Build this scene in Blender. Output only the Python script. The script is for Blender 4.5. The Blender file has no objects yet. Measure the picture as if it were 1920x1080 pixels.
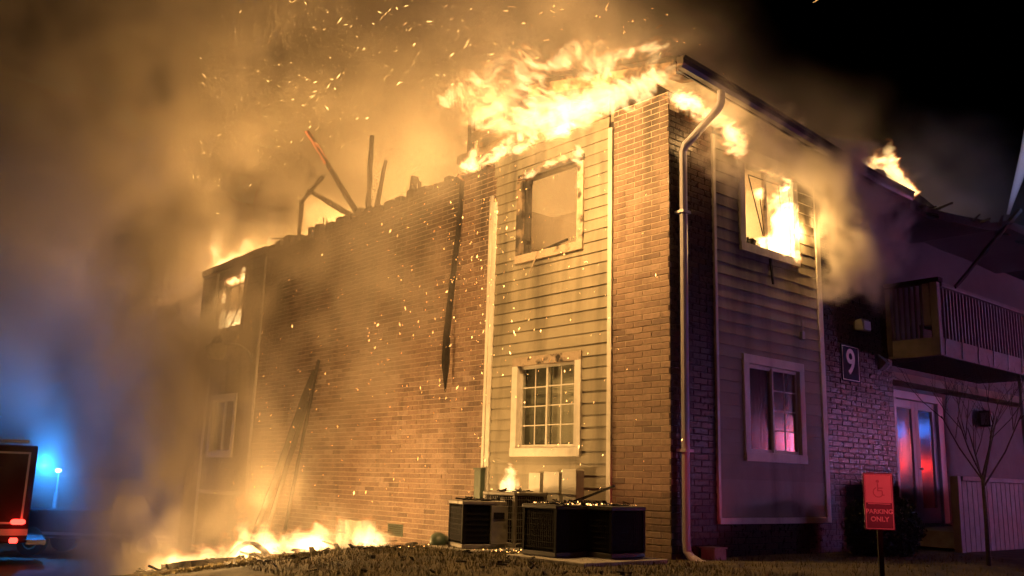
import bpy, bmesh, math, random
import numpy as np
from mathutils import Vector, Matrix

random.seed(7)
RNG = np.random.default_rng(11)
sc = bpy.context.scene
COL = sc.collection

# ------------------------------------------------------------------ camera
cam = bpy.data.cameras.new('camera')
camo = bpy.data.objects.new('camera', cam)
COL.objects.link(camo)
sc.camera = camo
cam.sensor_width = 36.0
cam.lens = 1728.0 / 1920.0 * 36.0
cam.clip_start = 0.05
cam.clip_end = 600
# rows: camera right / down / forward in world axes
RT = ((0.65661862, 0.75370478, 0.02794789),
      (-0.13733637, 0.15591725, -0.97817612),
      (-0.74161358, 0.6384504, 0.20588925))
M = Matrix(((RT[0][0], -RT[1][0], -RT[2][0], 7.4833),
            (RT[0][1], -RT[1][1], -RT[2][1], -9.1316),
            (RT[0][2], -RT[1][2], -RT[2][2], 0.8731),
            (0, 0, 0, 1)))
camo.matrix_world = M

# ------------------------------------------------------------------ world (night) + render settings
w = bpy.data.worlds.new('World')
sc.world = w
w.use_nodes = True
bg = w.node_tree.nodes['Background']
sky = w.node_tree.nodes.new('ShaderNodeTexSky')
sky.sky_type = 'NISHITA'
sky.sun_disc = False
sky.sun_elevation = math.radians(-6)
sky.sun_rotation = math.radians(200)
w.node_tree.links.new(sky.outputs[0], bg.inputs[0])
bg.inputs[1].default_value = 0.02
sc.view_settings.view_transform = 'Standard'
sc.view_settings.look = 'None'
sc.view_settings.gamma = 1
sc.view_settings.exposure = 0.0
sc.view_settings.use_curve_mapping = False
cy = sc.cycles
cy.use_denoising = True
cy.max_bounces = 6
cy.diffuse_bounces = 2
cy.glossy_bounces = 3
cy.transmission_bounces = 4
cy.transparent_max_bounces = 96
cy.volume_bounces = 2
cy.volume_step_rate = 1.0
cy.volume_max_steps = 400
cy.sample_clamp_indirect = 4.0
cy.sample_clamp_direct = 0.0
cy.use_adaptive_sampling = True
cy.adaptive_threshold = 0.12
cy.adaptive_min_samples = 20
cy.use_light_tree = True


def lamp(name, loc, energy, color, radius=0.3, parent=None):
    l = bpy.data.lights.new(name, 'POINT')
    l.energy = energy
    l.color = color
    l.shadow_soft_size = radius
    o = bpy.data.objects.new(name, l)
    o.location = loc
    COL.objects.link(o)
    return o


def area(name, loc, sx, sy, energy, color, rot=(math.pi, 0, 0)):
    l = bpy.data.lights.new(name, 'AREA'); l.shape = 'RECTANGLE'; l.size = sx; l.size_y = sy; l.energy = energy; l.color = color
    o = bpy.data.objects.new(name, l); o.location = loc; o.rotation_euler = rot; COL.objects.link(o)
    return o


FIRE = (1.0, 0.53, 0.165)
FIRE2 = (1.0, 0.54, 0.17)
# lamps for the fires
area('burning_floor_light', (-8.2, 6.0, 5.0), 13.5, 9.0, 1500, FIRE)
area('smoke_fill_light', (-15.0, 5.0, 7.0), 3.0, 8.0, 4600, FIRE, (0, math.radians(118), 0))  # unseen tilted panel added to brighten the smoke downwind
lamp('eave_fire_fill', (-1.2, -2.0, 5.6), 1150, FIRE, 0.35)  # hung in open air ahead of the flames, added to light the wall
lamp('eave_fire_fill', (-3.4, -1.3, 6.3), 100, FIRE, 0.8)
lamp('corner_fire_light', (0.35, 0.75, 5.62), 22, FIRE, 0.12)
lamp('room_fire_light', (-1.9, 2.6, 4.2), 26, FIRE2, 0.4)
lamp('window_room_fire_light', (-.75, 2.2, 4.75), 190, FIRE2, 0.25)
lamp('window_fire_light', (0.10, 3.1, 4.75), 60, FIRE2, 0.12)
lamp('far_room_fire_light', (-13.3, .8, 4.7), 170, FIRE, 0.3)
lamp('roof_edge_fire_light', (0.0, 5.6, 6.7), 26, FIRE, 0.2)
lamp('wall_top_fire_light', (-14.2, .6, 7.4), 330, FIRE, 1.0)
lamp('ground_fire_light', (-5.4, -2.8, 0.5), 780, FIRE, 0.3)  # set out in front of its flames to light the wall more squarely
lamp('ground_fire_light', (-8.0, -2.4, 0.0), 120, FIRE, 0.3)
lamp('ground_fire_light', (-10.6, -2.3, -0.4), 95, FIRE, 0.3)
lamp('condenser_fire_light', (-2.5, -0.55, 0.95), 8, FIRE2, 0.06)


# ------------------------------------------------------------------ helpers
def tag(o, label=None, cat=None, group=None, kind=None):
    if label: o['label'] = label
    if cat: o['category'] = cat
    if group: o['group'] = group
    if kind: o['kind'] = kind
    return o


def empty(name, loc=(0, 0, 0), rz=0.0):
    o = bpy.data.objects.new(name, None)
    o.location = loc
    o.rotation_euler = (0, 0, rz)
    o.empty_display_size = 0.2
    COL.objects.link(o)
    return o


class MB:
    def __init__(s):
        s.v = []; s.f = []; s.m = []; s.tone = []

    def add(s, vs, fs, tone=0.5):
        b = len(s.v)
        s.v += [tuple(p) for p in vs]
        s.f += [tuple(i + b for i in f) for f in fs]
        s.tone += [tone] * len(vs)

    def hexa(s, p, tone=0.5):
        # p: 8 points, bottom ring 0-3, top ring 4-7
        s.add(p, [(0, 3, 2, 1), (4, 5, 6, 7), (0, 1, 5, 4), (1, 2, 6, 5), (2, 3, 7, 6), (3, 0, 4, 7)], tone)

    def box(s, lo, hi, tone=0.5):
        (a, b, c), (d, e, f) = lo, hi
        s.hexa([(a, b, c), (d, b, c), (d, e, c), (a, e, c), (a, b, f), (d, b, f), (d, e, f), (a, e, f)], tone)

    def mbox(s, mp, u0, u1, d0, d1, z0, z1, tone=0.5):
        s.hexa([mp(u0, d0, z0), mp(u1, d0, z0), mp(u1, d1, z0), mp(u0, d1, z0),
                mp(u0, d0, z1), mp(u1, d0, z1), mp(u1, d1, z1), mp(u0, d1, z1)], tone)

    def beam(s, a, b, wd, ht=None, twist=0.0, taper=1.0, tone=0.5, rough=0.0):
        a = Vector(a); b = Vector(b); ht = ht or wd
        d = (b - a).normalized()
        ref = Vector((0, 0, 1)) if abs(d.z) < 0.95 else Vector((1, 0, 0))
        x = d.cross(ref).normalized(); y = x.cross(d)
        c, sn = math.cos(twist), math.sin(twist)
        x, y = x * c + y * sn, y * c - x * sn
        n = max(1, int((b - a).length / 0.25)) if rough > 0 else 1
        rings = []
        for i in range(n + 1):
            t = i / n
            k = 1 + (taper - 1) * t
            p = a.lerp(b, t)
            r = []
            for sx, sy in ((-1, -1), (1, -1), (1, 1), (-1, 1)):
                j = 1 + (random.uniform(-rough, rough) if rough else 0)
                r.append(p + x * sx * wd * .5 * k * j + y * sy * ht * .5 * k * j)
            rings.append(r)
        vs = [p for r in rings for p in r]
        fs = [(3, 2, 1, 0), tuple(len(vs) - 4 + i for i in range(4))]
        for i in range(n):
            for j in range(4):
                fs.append((i * 4 + j, i * 4 + (j + 1) % 4, i * 4 + 4 + (j + 1) % 4, i * 4 + 4 + j))
        s.add(vs, fs, tone)

    def tube(s, pts, r, seg=10, cap=True, sx=1.0, sy=1.0):
        pts = [Vector(p) for p in pts]
        rs = r if isinstance(r, (list, tuple)) else [r] * len(pts)
        prev = None; rings = []
        for i, p in enumerate(pts):
            d = (pts[min(i + 1, len(pts) - 1)] - pts[max(i - 1, 0)]).normalized()
            if prev is None:
                ref = Vector((0, 0, 1)) if abs(d.z) < 0.9 else Vector((1, 0, 0))
                x = d.cross(ref).normalized()
            else:
                x = (prev - d * prev.dot(d)).normalized()
            y = d.cross(x); prev = x
            rings.append([p + x * math.cos(2 * math.pi * k / seg) * rs[i] * sx + y * math.sin(2 * math.pi * k / seg) * rs[i] * sy for k in range(seg)])
        vs = [p for q in rings for p in q]; fs = []
        for i in range(len(pts) - 1):
            for k in range(seg):
                fs.append((i * seg + k, i * seg + (k + 1) % seg, (i + 1) * seg + (k + 1) % seg, (i + 1) * seg + k))
        if cap:
            fs.append(tuple(range(seg))[::-1]); fs.append(tuple(len(vs) - seg + k for k in range(seg)))
        s.add(vs, fs)

    def mesh(s, name, mat, smooth=False, fixn=True):
        me = bpy.data.meshes.new(name)
        me.from_pydata(s.v, [], s.f)
        if fixn:
            bm = bmesh.new(); bm.from_mesh(me)
            bmesh.ops.recalc_face_normals(bm, faces=bm.faces)
            bm.to_mesh(me); bm.free()
        a = me.attributes.new('tone', 'FLOAT', 'POINT')
        a.data.foreach_set('value', s.tone)
        if mat: me.materials.append(mat)
        if smooth: me.polygons.foreach_set('use_smooth', [True] * len(me.polygons))
        me.update()
        return me

    def build(s, name, mat, parent=None, smooth=False, fixn=True, bevel=0.0):
        o = bpy.data.objects.new(name, s.mesh(name, mat, smooth, fixn))
        COL.objects.link(o)
        if parent: o.parent = parent
        if bevel:
            md = o.modifiers.new('bevel', 'BEVEL'); md.width = bevel; md.segments = 2; md.limit_method = 'ANGLE'
        return o


def ML(u, d, z): return (u, -d, z)      # gable end: u along x, d outward (-y)
def MR(u, d, z): return (d, u, z)       # side wall: u along y, d outward (+x)


# ------------------------------------------------------------------ materials
def mat(name, col, rough=0.7, metal=0.0, noise=0.0, nscale=6.0, bump=0.0, bscale=40.0, tone=None, spec=0.5, rvar=0.0, stain=None, soot=None):
    m = bpy.data.materials.new(name); m.use_nodes = True
    nt = m.node_tree; N = nt.nodes.new; L = nt.links.new
    p = nt.nodes['Principled BSDF']
    p.inputs['Roughness'].default_value = rough
    p.inputs['Metallic'].default_value = metal
    p.inputs['Specular IOR Level'].default_value = spec
    tc = N('ShaderNodeTexCoord')
    geo = N('ShaderNodeNewGeometry')
    src = None
    if tone:
        at = N('ShaderNodeAttribute'); at.attribute_name = 'tone'
        rp = N('ShaderNodeValToRGB'); e = rp.color_ramp.elements
        e[0].position = 0; e[0].color = (*tone[0], 1); e[1].position = 1; e[1].color = (*tone[-1], 1)
        for i, c in enumerate(tone[1:-1]):
            k = e.new((i + 1) / (len(tone) - 1)); k.color = (*c, 1)
        L(at.outputs['Fac'], rp.inputs[0]); src = rp.outputs[0]
    if src is None:
        rgb = N('ShaderNodeRGB'); rgb.outputs[0].default_value = (*col, 1); src = rgb.outputs[0]
    if noise > 0:
        nz = N('ShaderNodeTexNoise'); nz.inputs['Scale'].default_value = nscale; nz.inputs['Detail'].default_value = 6
        L(geo.outputs['Position'], nz.inputs['Vector'])
        mr = N('ShaderNodeMapRange'); mr.inputs[1].default_value = .25; mr.inputs[2].default_value = .75
        mr.inputs[3].default_value = 1 - noise; mr.inputs[4].default_value = 1 + noise
        L(nz.outputs[0], mr.inputs[0])
        mx = N('ShaderNodeMix'); mx.data_type = 'RGBA'; mx.blend_type = 'MULTIPLY'; mx.inputs[0].default_value = 1
        L(src, mx.inputs[6]); L(mr.outputs[0], mx.inputs[7]); src = mx.outputs[2]
        if rvar:
            m2 = N('ShaderNodeMapRange'); m2.inputs[3].default_value = rough - rvar; m2.inputs[4].default_value = rough + rvar
            L(nz.outputs[0], m2.inputs[0]); L(m2.outputs[0], p.inputs['Roughness'])
    if stain:
        scol, sscale, lo_, hi_ = stain
        n3 = N('ShaderNodeTexNoise'); n3.inputs['Scale'].default_value = sscale; n3.inputs['Detail'].default_value = 7
        L(geo.outputs['Position'], n3.inputs['Vector'])
        m3 = N('ShaderNodeMapRange'); m3.inputs[1].default_value = lo_; m3.inputs[2].default_value = hi_
        L(n3.outputs[0], m3.inputs[0])
        mx = N('ShaderNodeMix'); mx.data_type = 'RGBA'
        L(m3.outputs[0], mx.inputs[0]); L(src, mx.inputs[6]); mx.inputs[7].default_value = (*scol, 1); src = mx.outputs[2]
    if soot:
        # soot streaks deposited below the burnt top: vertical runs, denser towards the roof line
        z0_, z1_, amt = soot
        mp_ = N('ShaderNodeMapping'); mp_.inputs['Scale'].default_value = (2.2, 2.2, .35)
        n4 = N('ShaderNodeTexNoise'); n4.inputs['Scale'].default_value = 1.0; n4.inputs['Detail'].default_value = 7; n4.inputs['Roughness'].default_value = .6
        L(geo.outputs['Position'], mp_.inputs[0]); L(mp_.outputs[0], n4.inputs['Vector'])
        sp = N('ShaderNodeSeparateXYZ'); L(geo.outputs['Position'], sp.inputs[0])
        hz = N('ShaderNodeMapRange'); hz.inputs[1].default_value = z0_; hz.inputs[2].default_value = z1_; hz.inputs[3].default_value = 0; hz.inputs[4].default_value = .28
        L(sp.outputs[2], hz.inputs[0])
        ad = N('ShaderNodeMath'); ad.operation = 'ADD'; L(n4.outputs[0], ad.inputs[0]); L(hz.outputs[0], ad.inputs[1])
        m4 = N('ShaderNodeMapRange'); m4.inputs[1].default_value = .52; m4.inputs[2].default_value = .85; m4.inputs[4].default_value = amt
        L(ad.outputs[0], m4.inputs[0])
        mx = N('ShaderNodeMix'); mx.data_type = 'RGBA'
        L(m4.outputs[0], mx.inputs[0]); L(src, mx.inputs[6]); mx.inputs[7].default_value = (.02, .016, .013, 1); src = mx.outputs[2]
    L(src, p.inputs['Base Color'])
    if bump > 0:
        bn = N('ShaderNodeTexNoise'); bn.inputs['Scale'].default_value = bscale; bn.inputs['Detail'].default_value = 5
        L(geo.outputs['Position'], bn.inputs['Vector'])
        bp = N('ShaderNodeBump'); bp.inputs['Strength'].default_value = bump; bp.inputs['Distance'].default_value = 0.01
        L(bn.outputs[0], bp.inputs['Height']); L(bp.outputs[0], p.inputs['Normal'])
    return m


def emis(name, col, strength):
    m = bpy.data.materials.new(name); m.use_nodes = True
    nt = m.node_tree; nt.nodes.clear()
    o = nt.nodes.new('ShaderNodeOutputMaterial'); e = nt.nodes.new('ShaderNodeEmission')
    e.inputs[0].default_value = (*col, 1); e.inputs[1].default_value = strength
    nt.links.new(e.outputs[0], o.inputs[0])
    return m


def glassmat(name, tint=(1, 1, 1), rough=0.02, refl=1.0):
    m = bpy.data.materials.new(name); m.use_nodes = True
    nt = m.node_tree; nt.nodes.clear(); N = nt.nodes.new; L = nt.links.new
    o = N('ShaderNodeOutputMaterial'); mx = N('ShaderNodeMixShader'); t = N('ShaderNodeBsdfTransparent'); g = N('ShaderNodeBsdfGlossy')
    lw = N('ShaderNodeLayerWeight'); lw.inputs[0].default_value = .5
    p5 = N('ShaderNodeMath'); p5.operation = 'POWER'; p5.inputs[1].default_value = 5; L(lw.outputs['Facing'], p5.inputs[0])
    fr = N('ShaderNodeMath'); fr.operation = 'MULTIPLY_ADD'; fr.inputs[1].default_value = .95; fr.inputs[2].default_value = .045; L(p5.outputs[0], fr.inputs[0])
    t.inputs[0].default_value = (*tint, 1); g.inputs['Roughness'].default_value = rough
    bp = N('ShaderNodeBump'); nz = N('ShaderNodeTexNoise'); nz.inputs['Scale'].default_value = 3.0
    bp.inputs['Strength'].default_value = 0.06; bp.inputs['Distance'].default_value = .02
    L(nz.outputs[0], bp.inputs['Height']); L(bp.outputs[0], g.inputs['Normal'])
    ml = N('ShaderNodeMath'); ml.operation = 'MULTIPLY'; ml.inputs[1].default_value = refl; ml.use_clamp = True
    L(fr.outputs[0], ml.inputs[0]); L(ml.outputs[0], mx.inputs[0]); L(t.outputs[0], mx.inputs[1]); L(g.outputs[0], mx.inputs[2])
    L(mx.outputs[0], o.inputs[0])
    return m


BRICK = [(.14, .093, .075), (.18, .118, .090), (.215, .142, .107), (.245, .168, .130), (.285, .205, .165)]
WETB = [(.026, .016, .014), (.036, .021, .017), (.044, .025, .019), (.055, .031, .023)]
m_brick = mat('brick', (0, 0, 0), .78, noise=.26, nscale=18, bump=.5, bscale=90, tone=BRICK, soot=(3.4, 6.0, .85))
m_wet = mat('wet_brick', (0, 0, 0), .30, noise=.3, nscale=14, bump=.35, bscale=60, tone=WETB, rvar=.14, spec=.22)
m_mortar = mat('mortar', (.37, .295, .225), .9, noise=.2, nscale=30, bump=.4)
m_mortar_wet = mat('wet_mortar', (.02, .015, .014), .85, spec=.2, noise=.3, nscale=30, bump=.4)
m_siding = mat('siding', (0, 0, 0), .62, noise=.12, nscale=3, bump=.12, bscale=25, tone=[(.27, .24, .18), (.32, .285, .215)], soot=(2.6, 5.2, .8))
m_gable = mat('scorched_siding', (0, 0, 0), .7, noise=.3, nscale=3, bump=.25, bscale=20, tone=[(.17, .13, .09), (.24, .18, .12)], stain=((.02, .015, .012), 2.2, .50, .66))
m_trim = mat('white_trim', (.68, .64, .58), .5, noise=.10, nscale=9, bump=.08, soot=(2.8, 5.4, .7))
m_char = mat('charred_wood', (.018, .014, .012), .85, noise=.6, nscale=15, bump=1.0, bscale=30)
m_scorch = mat('scorched_trim', (.40, .32, .245), .7, noise=.35, nscale=7, bump=.3, stain=((.03, .022, .017), 7, .50, .66))
m_charshade = mat('charred_shaded_paint', (.16, .12, .085), .8, noise=.4, nscale=6, bump=.4, stain=((.015, .012, .01), 5, .44, .56))  # scorched paint, darkened further for the shadow on one casing
m_gutter = mat('brown_gutter', (.05, .04, .036), .38, noise=.15, nscale=5)
m_spout = mat('grey_downspout', (.38, .36, .40), .4, noise=.12, nscale=5, rvar=.1)
m_soffit = mat('soffit', (.45, .40, .33), .6, noise=.15, nscale=5, bump=.1, stain=((.05, .035, .025), 2.5, .5, .75))
m_rake = mat('scorched_rake', (.22, .15, .10), .7, noise=.3, nscale=4, bump=.3, stain=((.03, .02, .015), 3.5, .48, .62))
m_plaster = mat('plaster', (.36, .29, .21), .9, noise=.25, nscale=2.5, stain=((.07, .045, .03), 1.2, .45, .7))
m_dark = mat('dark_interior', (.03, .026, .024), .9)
m_blind = mat('blind', (.46, .42, .35), .7)
m_screen = mat('dark_blind', (.16, .15, .12), .8)
m_pane_haze = mat('pane_haze_curtain', (.22, .20, .21), .9, noise=.3, nscale=5)  # paled to stand in for a hazy reflection in the door panes
m_curtain = mat('curtain', (.14, .085, .075), .9, noise=.3, nscale=10)
m_glass = glassmat('window_glass', (.95, .97, .95), .03, 1.6)
m_glassr = glassmat('wet_window_glass', (.85, .85, .85), .13, 4.2)
m_black = mat('black_coil', (.009, .008, .008), .8, noise=.2, nscale=30, spec=.2)
m_acgrey = mat('condenser_casing', (.20, .185, .16), .5, metal=.1, noise=.2, nscale=6, stain=((.05, .04, .03), 5, .55, .72))
m_acdark = mat('dark_condenser_casing', (.05, .045, .045), .5, noise=.2, nscale=6)
m_pad = mat('concrete', (.30, .28, .25), .9, noise=.25, nscale=8, bump=.3)
m_meter = mat('meter_box', (.42, .39, .33), .5, noise=.15, nscale=6, rvar=.1)
m_green = mat('green_box', (.045, .075, .05), .5, noise=.2, nscale=8)
m_wood = mat('painted_wood', (.22, .185, .175), .6, noise=.2, nscale=7, bump=.25, bscale=25)
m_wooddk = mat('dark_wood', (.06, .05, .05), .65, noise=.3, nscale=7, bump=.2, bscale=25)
m_door = mat('white_door', (.62, .58, .58), .42, noise=.07, nscale=4)
m_roof = mat('roof_shingle', (.035, .03, .028), .9, noise=.4, nscale=12, bump=.5)
m_navy = mat('navy_plate', (.006, .018, .045), .7, spec=.2)
m_white = mat('white_paint', (.8, .8, .8), .5)
m_sign = mat('sign_face', (.80, .78, .80), .32, noise=.05, nscale=10)
m_signdk = mat('sign_panel', (.10, .06, .12), .4, noise=.05)
m_signink = mat('sign_ink', (.50, .40, .44), .45)
m_signred = mat('sign_lettering', (.85, .82, .85), .4)
m_steel = mat('galvanised_steel', (.30, .30, .30), .45, metal=.7, noise=.15)
m_bark = mat('bark', (.06, .045, .038), .9, noise=.3, nscale=20, bump=.4)
m_leafdk = mat('shrub_leaf', (.022, .035, .018), .7, noise=.4, nscale=9)
m_red = mat('red_paint', (.022, .003, .005), .6, spec=.15, noise=.1, nscale=3)
m_refl = mat('reflective_stripe', (.30, .28, .27), .35)
m_shutter = mat('aluminium_shutter', (.55, .54, .54), .45, metal=.2)
m_tyre = mat('tyre', (.012, .012, .012), .8)
m_tglass = mat('vehicle_glass', (.01, .012, .015), .05)
m_chrome = mat('chrome', (.5, .5, .5), .2, metal=.9)
m_redlens = emis('red_warning_lens', (1, .03, .02), 9)
m_bluelens = emis('blue_warning_lens', (.05, .2, 1), 10)
m_flood = emis('flood_lens', (.25, .6, 1), 30)
m_amber = emis('marker_lens', (1, .25, .03), 3)
m_ember = emis('ember', (1, .50, .14), 6)
_nt = m_ember.node_tree; _at = _nt.nodes.new('ShaderNodeAttribute'); _at.attribute_name = 'tone'
_ml = _nt.nodes.new('ShaderNodeMath'); _ml.operation = 'MULTIPLY'; _ml.inputs[1].default_value = 9
_nt.links.new(_at.outputs['Fac'], _ml.inputs[0]); _nt.links.new(_ml.outputs[0], [n for n in _nt.nodes if n.type == 'EMISSION'][0].inputs[1])
m_glow = emis('glowing_char', (1, .22, .05), 2.2)


# ------------------------------------------------------------------ ground
def gz(x, y):
    t = max(0.0, -x - 2.9)
    z = -0.128 * t
    if z < -1.2:
        z = -1.2 - .4 * math.tanh((-1.2 - z) / .4)
    if y < -2.6:
        z += -0.115 * min(6.5, (-y - 2.6)) * (1 if x > -10 else max(.25, 1 - (-x - 10) * .12))
    if x > 2.0:
        z += -.7 * min(1, (x - 2.0) / 3.5) ** 1.2 * (1 if y > -2.6 else max(0, 1 - (-y - 2.6) / 5))
    return z


def ground():
    xs = list(np.linspace(-300, -40, 14)) + list(np.linspace(-36, -16, 22)) + list(np.arange(-15.5, 8.1, .3)) + list(np.linspace(10, 40, 14)) + list(np.linspace(60, 300, 10))
    ys = list(np.linspace(-300, -40, 12)) + list(np.linspace(-36, -10, 12)) + list(np.arange(-9.5, .6, .3)) + list(np.linspace(1, 40, 30)) + list(np.linspace(60, 300, 10))
    v = []; f = []
    for x in xs:
        for y in ys:
            near = (-14 < x < 6 and -8 < y < 6)
            v.append((x, y, gz(x, y) + (random.uniform(-.012, .012) if near else 0)))
    n = len(ys)
    for i in range(len(xs) - 1):
        for j in range(n - 1):
            f.append((i * n + j, (i + 1) * n + j, (i + 1) * n + j + 1, i * n + j + 1))
    b = MB(); b.v = v; b.f = f; b.tone = [.5] * len(v)
    g = mat('turf', (.075, .06, .03), .95, noise=.5, nscale=5, bump=.8, bscale=60, stain=((.035, .03, .018), 1.6, .45, .65))
    o = b.build('ground', g, smooth=True, fixn=False)
    tag(o, kind='structure')
    # grass blades on the lawn in view
    b = MB()
    for k in range(26000):
        x = random.uniform(-6.5, 3.2); y = random.uniform(-4.2, -.12)
        if x > 0 and random.random() < .5: y = random.uniform(-4.2, 5)
        if -.05 > x and y > -.1: continue
        if x < .06 and y > -.1: continue
        z = gz(x, y) - .01
        h = random.uniform(.025, .075); a = random.uniform(0, 6.28); wd = random.uniform(.004, .008)
        lx, ly = random.uniform(-.03, .03), random.uniform(-.03, .03)
        dx, dy = math.cos(a) * wd, math.sin(a) * wd
        b.add([(x - dx, y - dy, z), (x + dx, y + dy, z), (x + lx, y + ly, z + h)], [(0, 1, 2)], random.random())
    gm = mat('grass_blade', (0, 0, 0), .8, tone=[(.05, .05, .02), (.10, .08, .035), (.16, .12, .05)])
    tag(b.build('grass', gm, fixn=False), 'short dry lawn grass in front of the burning building', 'grass', kind='stuff')


ground()

# ------------------------------------------------------------------ the building
bld = empty('apartment_building')
tag(bld, 'two storey brick and lap siding apartment building on fire', 'building')
CH, BL = 0.0813, 0.305     # course height, brick length
PU0, PU1 = -3.57, -1.0     # siding panel on the gable end near the corner
QU0, QU1 = -14.30, -11.75  # far siding panel
RU0, RU1 = .95, 3.60       # siding panel of the side wall
PZ0 = 0.5
TOP = 5.95


def wall_top(u):
    # burnt, stepped top of the middle brick wall
    k = int(math.floor(u / .42))
    r = random.Random(k * 7 + 3)
    return TOP - .02 + r.choice([0, 0, .06, .1, .14, -.05])


def solid(name, rects, mp, d0, d1, m, parent=bld):
    b = MB()
    for (u0, u1, z0, z1) in rects:
        b.mbox(mp, u0, u1, d0, d1, z0, z1)
    return b.build(name, m, parent)


left_rects = [(PU1, -.012, -1.6, 6.1), (PU0, PU1, -1.6, PZ0), (QU1, PU0, -1.6, 5.85), (QU0, QU1, -1.6, PZ0), (-15.3, QU0, -1.6, 5.8)]
right_rects = [(-.012 + .024, RU0, -1.6, 5.85), (RU0, RU1, -1.6, PZ0), (RU1, 5.80, -1.6, 5.62)]
wl = solid('gable_wall', [(u0, u1, z0, z1) for (u0, u1, z0, z1) in left_rects], ML, -.22, -.006, m_mortar)
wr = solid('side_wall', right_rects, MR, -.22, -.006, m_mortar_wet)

single = []     # candidates for single bricks: (distance, wall, geometry)
CAM = Vector((7.4833, -9.1316, .8731))
field = MB(); fieldw = MB()
protos = {}


def brick_shape(b, mp, u0, u1, z0, z1, dd, tone):
    c = .004
    P = [mp(u0, -.03, z0), mp(u1, -.03, z0), mp(u1, -.03, z1), mp(u0, -.03, z1),
         mp(u0, dd - c, z0), mp(u1, dd - c, z0), mp(u1, dd - c, z1), mp(u0, dd - c, z1),
         mp(u0 + c, dd, z0 + c), mp(u1 - c, dd, z0 + c), mp(u1 - c, dd, z1 - c), mp(u0 + c, dd, z1 - c)]
    F = [(0, 1, 5, 4), (1, 2, 6, 5), (2, 3, 7, 6), (3, 0, 4, 7), (4, 5, 9, 8), (5, 6, 10, 9), (6, 7, 11, 10), (7, 4, 8, 11), (8, 9, 10, 11)]
    if mp is ML: pass
    b.add(P, F, tone)


for (rects, mp, wall, right) in ((left_rects, ML, wl, False), (right_rects, MR, wr, True)):
    k0 = int(-1.6 / CH)
    for k in range(k0, 80):
        z0 = k * CH; z1 = z0 + CH - .011
        for (u0, u1, a, b_) in rects:
            if right: u0 = 0.0 if u0 < .05 else u0
            else: u1 = 0.0 if u1 > -.05 else u1
            if z0 < a - .001 and z1 < a: continue
            off = (k % 2) * BL / 2
            n0 = int(math.floor((u0 - off) / BL)) - 1
            u = n0 * BL + off
            while u < u1:
                s, e = max(u, u0), min(u + BL - .011, u1)
                u += BL
                if e - s < .03: continue
                tp = b_ + .05
                if (not right) and rects is left_rects and (u0 == QU1):
                    tp = wall_top((s + e) / 2)
                if z1 > tp: continue
                if z1 > b_ + .0 and u0 == PU0: continue
                if u0 in (PU0, QU0, RU0) and z1 > PZ0 + .001: continue
                g = gz(*(mp((s + e) / 2, 0, 0)[:2]))
                if z1 < g - .15: continue
                r = random.random()
                tone = min(1, max(0, random.gauss(.5, .24)))
                dd = random.uniform(-.002, .003)
                pc = Vector(mp((s + e) / 2, 0, (z0 + z1) / 2))
                nrm = Vector((0, -1, 0)) if not right else Vector((1, 0, 0))
                v = CAM - pc
                size = v.normalized().dot(nrm) / v.length_squared
                full = abs((e - s) - (BL - .011)) < .002
                if full and z0 > .1:
                    single.append((size, mp, s, e, z0, z1, dd, tone, wall, right))
                else:
                    brick_shape(fieldw if right else field, mp, s, e, z0, z1, dd, tone)
single.sort(key=lambda t: -t[0])
for i, (size, mp, s, e, z0, z1, dd, tone, wall, right) in enumerate(single):
    if i >= 300:
        brick_shape(fieldw if right else field, mp, s, e, z0, z1, dd, tone)
        continue
    key = (right, int(tone * 11.99))
    if key not in protos:
        pb = MB(); brick_shape(pb, mp, 0, BL - .011, 0, CH - .011, 0, key[1] / 11)
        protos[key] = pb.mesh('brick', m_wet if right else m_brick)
    o = bpy.data.objects.new('brick', protos[key])
    o.location = mp(s, dd, z0); o.parent = wall
    COL.objects.link(o)
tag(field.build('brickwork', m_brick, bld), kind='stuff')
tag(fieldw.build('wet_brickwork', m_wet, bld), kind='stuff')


# ---- lap siding
EXP = 0.163


def lap_board(mp, u0, u1, z0, z1, holes, parent, m=None):
    """one lap board; where it meets a window opening each remaining piece is a board of its own"""
    segs = [(u0, u1, z0, z1)]
    for (h0, h1, y0, y1) in holes:
        out = []
        for (a, b, c, d) in segs:
            if d <= y0 + .001 or c >= y1 - .001 or b <= h0 or a >= h1:
                out.append((a, b, c, d)); continue
            if a < h0: out.append((a, h0, c, d))
            if b > h1: out.append((h1, b, c, d))
            m0, m1 = max(a, h0), min(b, h1)
            if c < y0 - .004: out.append((m0, m1, c, y0))
            if d > y1 + .004: out.append((m0, m1, y1, d))
        segs = out
    for (a, c, zz0, zz1) in segs:
        b = MB()
        f0 = (zz0 - z0) / EXP; f1 = (zz1 - z0) / EXP
        j = random.uniform(-.002, .002)
        d0 = .020 - .016 * f0 + j; d1 = .020 - .016 * f1 + j
        b.hexa([mp(a, -.03, zz0), mp(c, -.03, zz0), mp(c, d0, zz0), mp(a, d0, zz0),
                mp(a, -.03, zz1), mp(c, -.03, zz1), mp(c, d1, zz1), mp(a, d1, zz1)], random.random())
        b.build('siding_board', m or m_siding, parent)


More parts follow.
